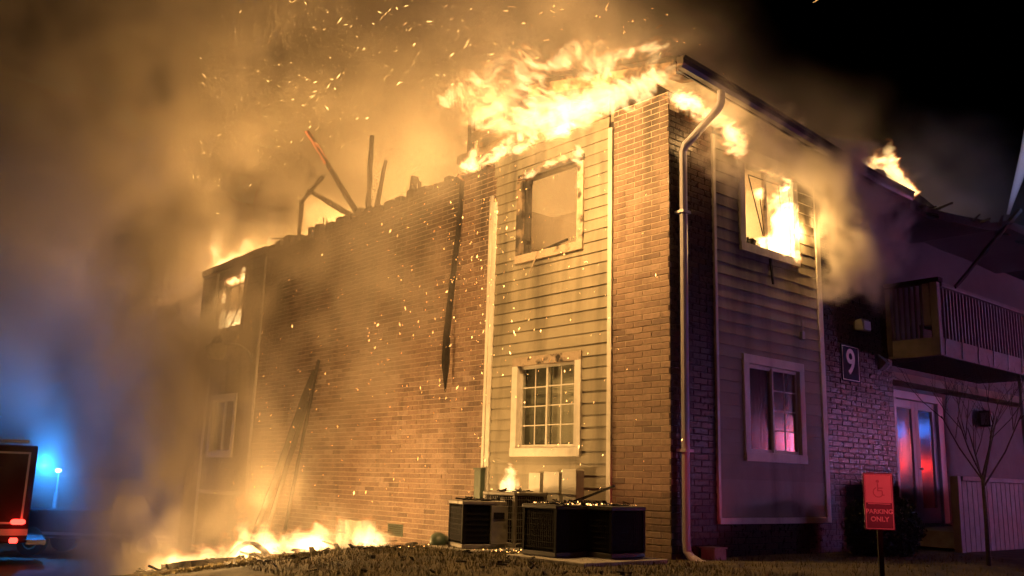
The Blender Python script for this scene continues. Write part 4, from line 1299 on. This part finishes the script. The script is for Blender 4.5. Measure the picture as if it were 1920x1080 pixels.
def smoke_big(G):
    x, y, z = G.T
    W = np.stack([samp(T_W[i], G * 2.0) for i in range(3)], 1) * 1.3
    n = samp(T_FBM, (G * np.array([1, 1, 1.1], np.float32) + W) * 6.0)
    n = .75 * n + .45 * samp(T_FBM, (G + W * .6) * 19.0 + 40)
    # leaning edge on the upwind side, front edge swinging out downwind
    right = -.2 - np.clip(z - 6.3, 0, 20) * .62 - .8 * np.clip(y - 1, 0, 30) + .9 * W[:, 0]
    e = sstep(1.0, -2.2, x - right)
    front = -.9 - .58 * np.clip(-x - 9, 0, 40) + .5 * W[:, 1]
    e *= sstep(front - .3, front + 2.0, y) * sstep(22, 12, y)
    base = 5.7 - np.clip(-x - 14, 0, 30) * .10
    e *= sstep(base - .2, base + 1.6, z) * (.25 + .75 * sstep(15, 8.5, z)) * sstep(27, 20, z)
    e *= sstep(-40, -30, x)
    return e * (.10 + 1.7 * sstep(-.15, 1.15, n)) * (.55 + .7 * sstep(-4, -20, x)) * (1 - .75 * sstep(7.0, 9.5, z) * sstep(-17, -9, x))


def smoke_front(G):
    x, y, z = G.T
    W = np.stack([samp(T_W[i], G * 4.5) for i in range(3)], 1) * .45
    n = samp(T_FBM, (G + W) * np.array([13, 13, 10], np.float32))
    zz = z + .12 * np.clip(-x - 3, 0, 12)
    col = np.exp(-((x + 13.6 + .25 * (z - 1)) / 2.7) ** 2) * 2.3 + np.exp(-((x + 10.6 + .10 * z) / 1.3) ** 2) * .5 * sstep(2.8, .5, zz)
    wall = .55 * sstep(-2.0, -7.5, x) * sstep(6.8, 3.2, z) + .55 * sstep(-3.0, -7.0, x) * sstep(2.8, 4.6, z) + .30 * sstep(.2, -2.5, x) * sstep(3.0, 5.2, z) + .45 * np.exp(-((x + 4.3) / 1.8) ** 2) * sstep(4.6, 6.2, z)
    wall = wall + .65 * np.exp(-((z - 5.9) / 1.0) ** 2) * sstep(-4.5, -6.5, x)
    e = (col + wall) * sstep(-3.4, -1.2, y) * sstep(-.02, -.2, y)
    e *= sstep(8.0, 6.0, z) * sstep(-19.5, -15, x)
    return e * np.clip(.5 + 1.0 * n, 0.05, 3)


def smoke_left(G):
    x, y, z = G.T
    W = np.stack([samp(T_W[i], G * 2.5) for i in range(3)], 1) * 1.0
    n = samp(T_FBM, (G + W) * 3.4)
    e = np.exp(-((x + 17.5 + .25 * z) / 3.0) ** 2) * sstep(9, 5, z) + .35 * sstep(-17, -22, x) * sstep(3.5, 6.5, z)
    e = e + 1.3 * np.exp(-(((x + 22) / 2.6) ** 2 + ((y + 2.2) / 2.4) ** 2 + ((z - 2.6) / 2.2) ** 2))
    e *= sstep(-6, -2, y) * sstep(12, 6, y) * sstep(-1.6, -.6, z) * sstep(-34, -28, x)
    return e * np.clip(.5 + .7 * n, 0, 3)


def smoke_right(G):
    x, y, z = G.T
    W = np.stack([samp(T_W[i], G * 26) for i in range(3)], 1) * .16
    P = G + W
    n = samp(T_FBM, P * 30)
    px, py, pz = P.T
    e = 0
    for (cx_, cy_, cz_, r, s_) in ((.3, 3.05, 4.22, .26, 1.2), (.35, 3.45, 4.25, .30, 1.0), (.3, 3.45, 5.0, .46, 1.0), (.3, 3.7, 5.3, .62, .9), (.3, 4.3, 5.35, .6, .7), (.3, 1.9, 5.6, .30, .8),
                                   (.25, 2.4, 5.65, .3, .6), (.2, 4.6, 4.6, .55, .45), (.3, 5.0, 5.2, .6, .45), (.25, .6, 5.55, .5, .35), (.25, 1.3, 5.5, .5, .4)):
        e = e + s_ * np.exp(-(((px - cx_) / (r * .8)) ** 2 + ((py - cy_) / r) ** 2 + ((pz - cz_) / r) ** 2))
    e = e * sstep(.01, .12, x)
    return np.clip(e * (.55 + 1.0 * n) - .06, 0, 5) * 2


def smoke_roof(G):
    x, y, z = G.T
    W = np.stack([samp(T_W[i], G * 8) for i in range(3)], 1) * .4
    n = samp(T_FBM, (G + W) * 10)
    P = G + W; px, py, pz = P.T
    e = 0
    for (cx_, cy_, cz_, r, s_) in ((-.9, 4.0, 6.7, 1.0, .45), (-1.0, 5.4, 7.3, .9, .5), (-1.0, 9.0, 6.9, 1.2, .35), (-1.5, 11.5, 6.9, 1.4, .4), (-2.6, 1.6, 7.2, 1.0, .5), (-.2, 7.8, 5.2, 1.2, .5), (-.2, 10.5, 5.0, 1.2, .5)):
        e = e + s_ * np.exp(-(((px - cx_) / r) ** 2 + ((py - cy_) / r) ** 2 + ((pz - cz_) / r) ** 2))
    return np.clip(e * (.5 + .8 * n) - .04, 0, 4)


def smoke_corner(G):
    x, y, z = G.T
    W = np.stack([samp(T_W[i], G * 14) for i in range(3)], 1) * .28
    P = G + W; px, py, pz = P.T
    n = samp(T_FBM, P * 17)
    e = 0
    for (cx_, cy_, cz_, r, s_) in ((-.2, -.5, 6.75, .55, .8), (-1.2, -.5, 7.3, .7, .9), (-2.2, -.5, 7.9, .8, .9), (-3.2, -.5, 8.3, .8, .8), (.3, .2, 6.7, .5, .5), (-.6, .2, 7.6, .8, .7), (-1.8, .2, 8.6, .9, .6), (-3.6, -.4, 7.2, .7, .5)):
        e = e + s_ * np.exp(-(((px - cx_) / r) ** 2 + ((py - cy_) / r) ** 2 + ((pz - cz_) / (r * .75)) ** 2))
    return np.clip(e * (.45 + 1.1 * n) - .05, 0, 4)


m_smoke_c = smoke_mat('corner_smoke', (.70, .64, .57), .5)
volume('smoke', (-4.8, -1.6, 6.0), (1.4, 1.4, 9.8), .08, smoke_corner, m_smoke_c, 'smoke curling off the flames above the roof corner', 'smoke')
m_smoke = smoke_mat('smoke', (.84, .78, .68), .52, step=4.0)
m_smoke_f = smoke_mat('front_smoke', (.84, .77, .67), .27)
m_smoke_r = smoke_mat('window_smoke', (.86, .80, .72), 3.6)
m_smoke_o = smoke_mat('roof_smoke', (.62, .6, .6), .16)
volume('smoke', (-40, -20, 3), (3, 20, 25), .36, smoke_big, m_smoke, 'huge brown smoke cloud rising over the burning roof', 'smoke')
volume('smoke', (-19, -3.6, -1.6), (-.2, 0.0, 8.5), .14, smoke_front, m_smoke_f, 'thin haze of smoke in front of the brick gable wall', 'smoke')
volume('smoke', (-34, -6, -1.6), (-15.4, 12, 9), .35, smoke_left, m_smoke_f, 'smoke column beyond the low end of the building', 'smoke')
volume('smoke', (0.0, 0.0, 3.5), (1.4, 5.8, 6.4), .045, smoke_right, m_smoke_r, 'smoke puffing from the burning side window and eave', 'smoke')
volume('smoke', (-5, .5, 3.6), (1.5, 14, 10), .16, smoke_roof, m_smoke_o, 'thin dark smoke drifting behind the side roof', 'smoke')


def smoke_room(G):
    x, y, z = G.T
    n = samp(T_FBM, G * 14)
    return np.clip(.8 + .5 * n, .1, 3)


m_smoke_i = smoke_mat('room_smoke', (.88, .80, .70), .55)
volume('smoke', (-4.2, .25, 3.0), (-.3, 3.5, 5.6), .2, smoke_room, m_smoke_i, 'glowing smoke filling the corner room', 'smoke')
volume('smoke', (-15.0, .25, 3.0), (-11.5, 3.5, 5.5), .2, smoke_room, m_smoke_i, 'glowing smoke filling the far room', 'smoke')


def flamefn(tongues, wind, scale, seed=0, thr=.45, flat=1):
    """heat field: a sum of tongues torn into sheets by warped, ridged noise that is stretched along the wind"""
    wind = np.array(wind, np.float32); wind /= np.linalg.norm(wind)
    ax = np.ones(3, np.float32); ax[flat] = .35

    def fn(G):
        env = np.zeros(len(G), np.float32)
        for (cx_, cy_, cz_, rx, ry, rz, s_) in tongues:
            q = ((G - np.array([cx_, cy_, cz_], np.float32)) / np.array([rx, ry, rz], np.float32))
            g = s_ * np.exp(-(q ** 2).sum(1) * 1.1)
            env = np.maximum(env, g) + .3 * np.minimum(env, g)
        out = np.zeros(len(G), np.float32)
        idx = np.nonzero(env > .05)[0]
        P = (G[idx] * ax + seed * 3.7) * scale
        W = np.stack([samp(T_W[i], P * .5) for i in range(3)], 1) * 9.0
        W += np.stack([samp(T_W[(i + 1) % 3], P * 1.5 + 7) for i in range(3)], 1) * 3.0
        Q = P + W
        Q = Q - (Q @ wind)[:, None] * wind[None, :] * .74
        r = 1 - np.abs(samp(T_R, Q * 1.15)) * 1.5
        r2 = 1 - np.abs(samp(T_R, Q * 2.4 + 31)) * 1.6
        r3 = 1 - np.abs(samp(T_R, Q * 4.6 + 57)) * 1.6
        n = samp(T_FBM, Q * .6)
        e = env[idx]
        tear = .30 * n + .42 * np.clip(r, -1, 1) + .32 * np.clip(r2, -1, 1) + .18 * np.clip(r3, -1, 1)
        h = (e * 1.15 + (tear - .38) * .95 * np.minimum(1, e * 2.2)) - thr * (1 - .45 * e)
        out[idx] = np.clip(h * 2.3, 0, 1.6)
        return out
    return fn


fm = flame_mat('flame', 3.0)
fm_win = flame_mat('window_flame', 10.0)
fm_ground = flame_mat('ground_flame', 2.4)
fm_far = flame_mat('far_flame', 14.0)
fm_thin = flame_mat('thin_flame', 6.5)
volume('flames', (-5.4, -1.0, 5.3), (1.0, .0, 8.3), .021,
       flamefn([(-1.15, -.66, 5.95, .75, .17, .30, 1.75), (-.3, -.62, 5.95, .60, .14, .28, .95), (-2.0, -.66, 6.2, .95, .17, .36, 1.25), (-2.9, -.66, 6.6, 1.1, .17, .42, 1.1), (-4.0, -.62, 7.1, 1.0, .16, .40, .92), (-2.6, -.6, 7.05, 1.1, .16, .40, .70), (-.9, -.6, 6.4, 1.0, .15, .3, .8), (-.4, -.66, 5.9, .7, .15, .25, 1.25), (.25, -.6, 6.0, .5, .14, .2, 1.05), (.1, -.6, 6.35, .6, .14, .2, .75),
                (-1.4, -.6, 6.85, 1.0, .16, .3, .6), (-2.4, -.55, 6.2, .9, .14, .25, .7)], (-.95, 0, .3), 34.0, 1, .40), fm,
       'main roaring flames under the gable eave blowing sideways', 'fire')
volume('flames', (-4.7, -.28, 5.0), (-1.4, .0, 6.6), .016,
       flamefn([(-4.2, -.12, 6.02, .26, .09, .17, 1.3), (-3.6, -.12, 6.04, .45, .08, .15, 1.0), (-3.0, -.12, 6.02, .45, .08, .16, 1.0), (-2.5, -.12, 6.12, .55, .08, .14, 1.0), (-1.9, -.12, 6.04, .45, .08, .15, 1.05), (-4.0, -.12, 6.27, .3, .08, .16, .85), (-3.2, -.12, 6.2, .5, .08, .14, .8),
                (-2.6, -.12, 5.52, .35, .07, .09, 1.0), (-2.1, -.12, 5.58, .38, .07, .10, 1.0), (-1.62, -.10, 5.60, .12, .07, .19, 1.2), (-1.66, -.08, 5.1, .06, .05, .35, .9), (-1.0, -.12, 5.95, .06, .06, .2, .9)], (-.9, 0, .4), 42.0, 2, .42), fm_thin,
       'line of small flames along the wall top above the glowing window', 'fire')
volume('flames', (.04, -.5, 5.3), (.62, 1.8, 6.12), .016,
       flamefn([(.3, -.05, 5.86, .12, .35, .2, 1.2), (.3, .2, 5.82, .12, .35, .18, 1.2), (.3, .55, 5.78, .12, .38, .17, 1.15), (.3, 1.0, 5.66, .12, .30, .22, 1.3), (.28, 1.12, 5.5, .12, .2, .17, 1.05)], (0, .9, -.2), 62.0, 3, .42, 0), fm_thin,
       'flames curling under the eave around the downspout elbow', 'fire')
volume('flames', (-.5, 1.6, 4.15), (.14, 3.15, 5.75), .016,
       flamefn([(-.02, 2.64, 4.75, .10, .26, .55, 2.1), (0.0, 2.84, 5.0, .08, .18, .6, 1.7), (-.04, 2.40, 4.42, .10, .42, .2, 1.5), (-.1, 2.2, 5.15, .10, .3, .16, .9), (0.03, 2.90, 4.32, .08, .14, .14, 1.1), (0.0, 2.3, 5.54, .06, .5, .07, .9)], (0, .1, 1), 46.0, 4, .38, 0), fm_win,
       'tall flame burning inside the upper side window', 'fire')
volume('flames', (-14.1, -.25, 4.1), (-12.6, .35, 5.85), .02,
       flamefn([(-13.85, -.02, 4.75, .12, .10, .6, 1.15), (-13.6, .08, 4.5, .3, .12, .35, 1.0), (-13.2, .12, 4.45, .35, .12, .32, .95), (-13.4, -.02, 5.42, .5, .10, .12, 1.0), (-12.85, -.02, 5.5, .12, .10, .18, 1.0)], (.1, 0, 1), 36.0, 5, .36), fm_far,
       'flames filling the far upper window', 'fire')
volume('flames', (-15.4, -.5, 5.75), (-10.8, .8, 8.0), .028,
       flamefn([(-14.7, .0, 6.6, .26, .2, .95, 1.2), (-14.4, .1, 6.0, .55, .18, .2, 1.3), (-13.6, .1, 6.08, .55, .18, .2, 1.2), (-13.2, .1, 6.3, .32, .18, .32, 1.5), (-14.4, .1, 7.25, .25, .16, .25, .9), (-11.7, .0, 6.6, .26, .16, .8, 1.1), (-11.9, .1, 6.18, .45, .16, .25, 1.15), (-11.9, .1, 7.3, .22, .14, .3, .75)], (.15, 0, 1), 36.0, 6, .42), fm,
       'flames licking up from the far wall top', 'fire')
gt = []
for k in range(27):
    x0 = -12.6 + k * .325; y0 = -1.6 + random.uniform(-.4, .4)
    big = .5 + .5 * math.exp(-((x0 + 8.2) / 2.0) ** 2)
    gt.append((x0, y0, gz(x0, y0) + .14, .36, .22, .18 + .20 * big * random.uniform(.4, 1.2), 1.3 if -11.2 < x0 < -4.6 else 1.0))
for (x0, h, s_) in ((-8.4, .66, .9), (-9.1, .6, .85), (-7.7, .45, .9), (-6.9, .42, .9), (-5.7, .45, 1.05), (-10.3, .45, .8), (-11.3, .35, .8), (-5.0, .36, 1.0), (-4.4, .24, .95), (-6.3, .3, 1.0), (-8.7, 1.0, .62)):
    gt.append((x0, -1.6, gz(x0, -1.6) + h * .75, .27, .18, h, s_))
volume('flames', (-13.8, -2.5, -1.8), (-3.6, -.7, 1.2), .032, flamefn(gt, (-.35, 0, .94), 38.0, 7, .42), fm_ground,
       'low flames spreading over the debris on the lawn', 'fire')
volume('flames', (-2.85, -.8, .68), (-2.2, -.2, 1.3), .013, flamefn([(-2.5, -.5, .82, .18, .09, .16, 1.3), (-2.45, -.5, .98, .11, .07, .2, 1.1)], (.1, 0, 1), 55.0, 8, .4), fm_thin,
       'small flame on top of the tan condenser', 'fire')
volume('flames', (-.4, 4.3, 5.75), (.6, 6.8, 7.1), .022,
       flamefn([(.2, 4.9, 6.15, .14, .45, .22, 1.2), (.2, 5.5, 6.36, .14, .45, .34, 1.25), (.2, 5.95, 6.25, .14, .3, .3, 1.15), (.2, 5.8, 6.65, .12, .2, .28, 1.0), (.3, 6.2, 6.05, .12, .25, .18, 1.2)], (0, .3, .95), 33.0, 9, .40, 0), fm_thin,
       'flames burning through the side roof edge', 'fire')

# ------------------------------------------------------------------ water jet and embers
b = MB(); b.tube([(.95, 8.73, 6.05), (.97, 9.0, 6.45), (.98, 9.3, 6.85), (1.0, 9.8, 7.57), (1.0, 10.5, 8.75), (1.3, 11.6, 10.1), (2.2, 13.4, 11.3), (4.0, 15.8, 11.5), (6.4, 17.8, 9.2), (8.0, 18.7, 6.0), (8.9, 19.2, 2.6)], [.03, .055, .08, .11, .13, .14, .14, .13, .10, .06, .03], 12)
mw = smoke_mat('water_spray', (.95, .97, 1.0), 3.2)
tag(b.build('water_jet', mw, smooth=True), 'pale blue hose stream arcing onto the roof', 'water jet')
sl = bpy.data.lights.new('jet_fill_spot', 'SPOT'); sl.energy = 16000; sl.color = (.22, .45, 1.0); sl.spot_size = math.radians(16); sl.spot_blend = .6; sl.shadow_soft_size = .15  # spot with no fixture, added to brighten the hose stream
so = bpy.data.objects.new('jet_fill_spot', sl); COL.objects.link(so); so.location = (16, 6, 1.6)
so.rotation_euler = (Vector((1.0, 9.9, 7.9)) - so.location).to_track_quat('-Z', 'Y').to_euler()


def embers():
    b = MB()

    def one(p, L, wd, d):
        d = Vector(d).normalized(); p = Vector(p)
        x = d.cross(Vector((.3, .5, .8))).normalized(); y = d.cross(x)
        b.add([p - d * L, p + x * wd, p + y * wd, p - x * wd, p - y * wd, p + d * L],
              [(0, 1, 2), (0, 2, 3), (0, 3, 4), (0, 4, 1), (5, 2, 1), (5, 3, 2), (5, 4, 3), (5, 1, 4)], random.uniform(.08, 1) ** 1.5)
    for k in range(480):       # falling in front of the gable end
        r = random.random()
        if r < .5:
            x = random.gauss(-2.9, .9); z = random.gauss(3.9, 1.0); y = random.uniform(-1.6, -.1)
        elif r < .85:
            x = random.uniform(-9, -.2); z = random.uniform(.6, 5.8); y = random.uniform(-1.8, -.1)
        else:
            x = random.gauss(-1.0, 1.0); z = random.uniform(.3, 3.5); y = random.uniform(-2.0, -.2)
        s_ = random.choice([.55, .6, .7, .9, 1.5])
        one((x, y, z), random.uniform(.008, .026) * s_, random.uniform(.004, .0075) * s_, (random.gauss(-.3, .5), random.gauss(0, .3), -1))
    for k in range(430):       # carried up over the roof and downwind
        t = random.random() ** 1.3
        x = -1.5 - t * 22 + random.gauss(0, 1.6); z = 7.2 + t * 3.0 + abs(random.gauss(0, 3.0)); y = random.uniform(-1.5, 4)
        if random.random() < .35: x, z = random.gauss(-3.6, 1.8), 8.2 + abs(random.gauss(0, 1.6))
        s_ = .55 + t * .8
        one((x, y, z), random.choice([random.uniform(.01, .03), random.uniform(.03, .12)]) * s_, random.uniform(.003, .007) * s_, (random.gauss(-.8, .5), random.gauss(0, .3), random.gauss(.5, .5)))
    for k in range(420):       # bright flecks whirling above the roof
        x = random.gauss(-5.0, 4.0); z = 6.2 + random.uniform(0, 4.2); y = random.uniform(-2.4, -.7)
        a = random.uniform(-.9, .9)
        one((x, y, z), random.choice([.012, .02, .035, .06]) * random.uniform(.6, 1.3), random.uniform(.003, .0062), (math.cos(a), .2, math.sin(a)))
    for k in range(560):       # fine dust of sparks over wall and sky
        if random.random() < .5: x, y, z = random.uniform(-10, -.2), random.uniform(-1.8, -.1), random.uniform(.4, 6.4)
        else: x, y, z = random.uniform(-16, -1), random.uniform(-2, 2), random.uniform(6.5, 12)
        one((x, y, z), random.uniform(.006, .03), random.uniform(.0018, .0036), (random.gauss(-.6, .5), random.gauss(0, .3), random.gauss(-.2, .8)))
    for k in range(260):       # litter glowing on the condensers and the lawn
        r = random.random()
        if r < .45: x, y, z = random.uniform(-.9, .05), random.uniform(-1.62, -.62), .645
        elif r < .7: x, y, z = random.uniform(-1.9, -1.0), random.uniform(-1.6, -.9), .03
        else:
            x, y = random.uniform(-5.5, -2), random.uniform(-2.4, -.6); z = gz(x, y) + .02
        one((x, y, z), random.uniform(.004, .014), random.uniform(.003, .007), (random.uniform(-1, 1), random.uniform(-1, 1), .2))
    tag(b.build('embers', m_ember, fixn=False), 'swarm of glowing embers drifting past the wall and over the roof', 'embers', kind='stuff')


embers()
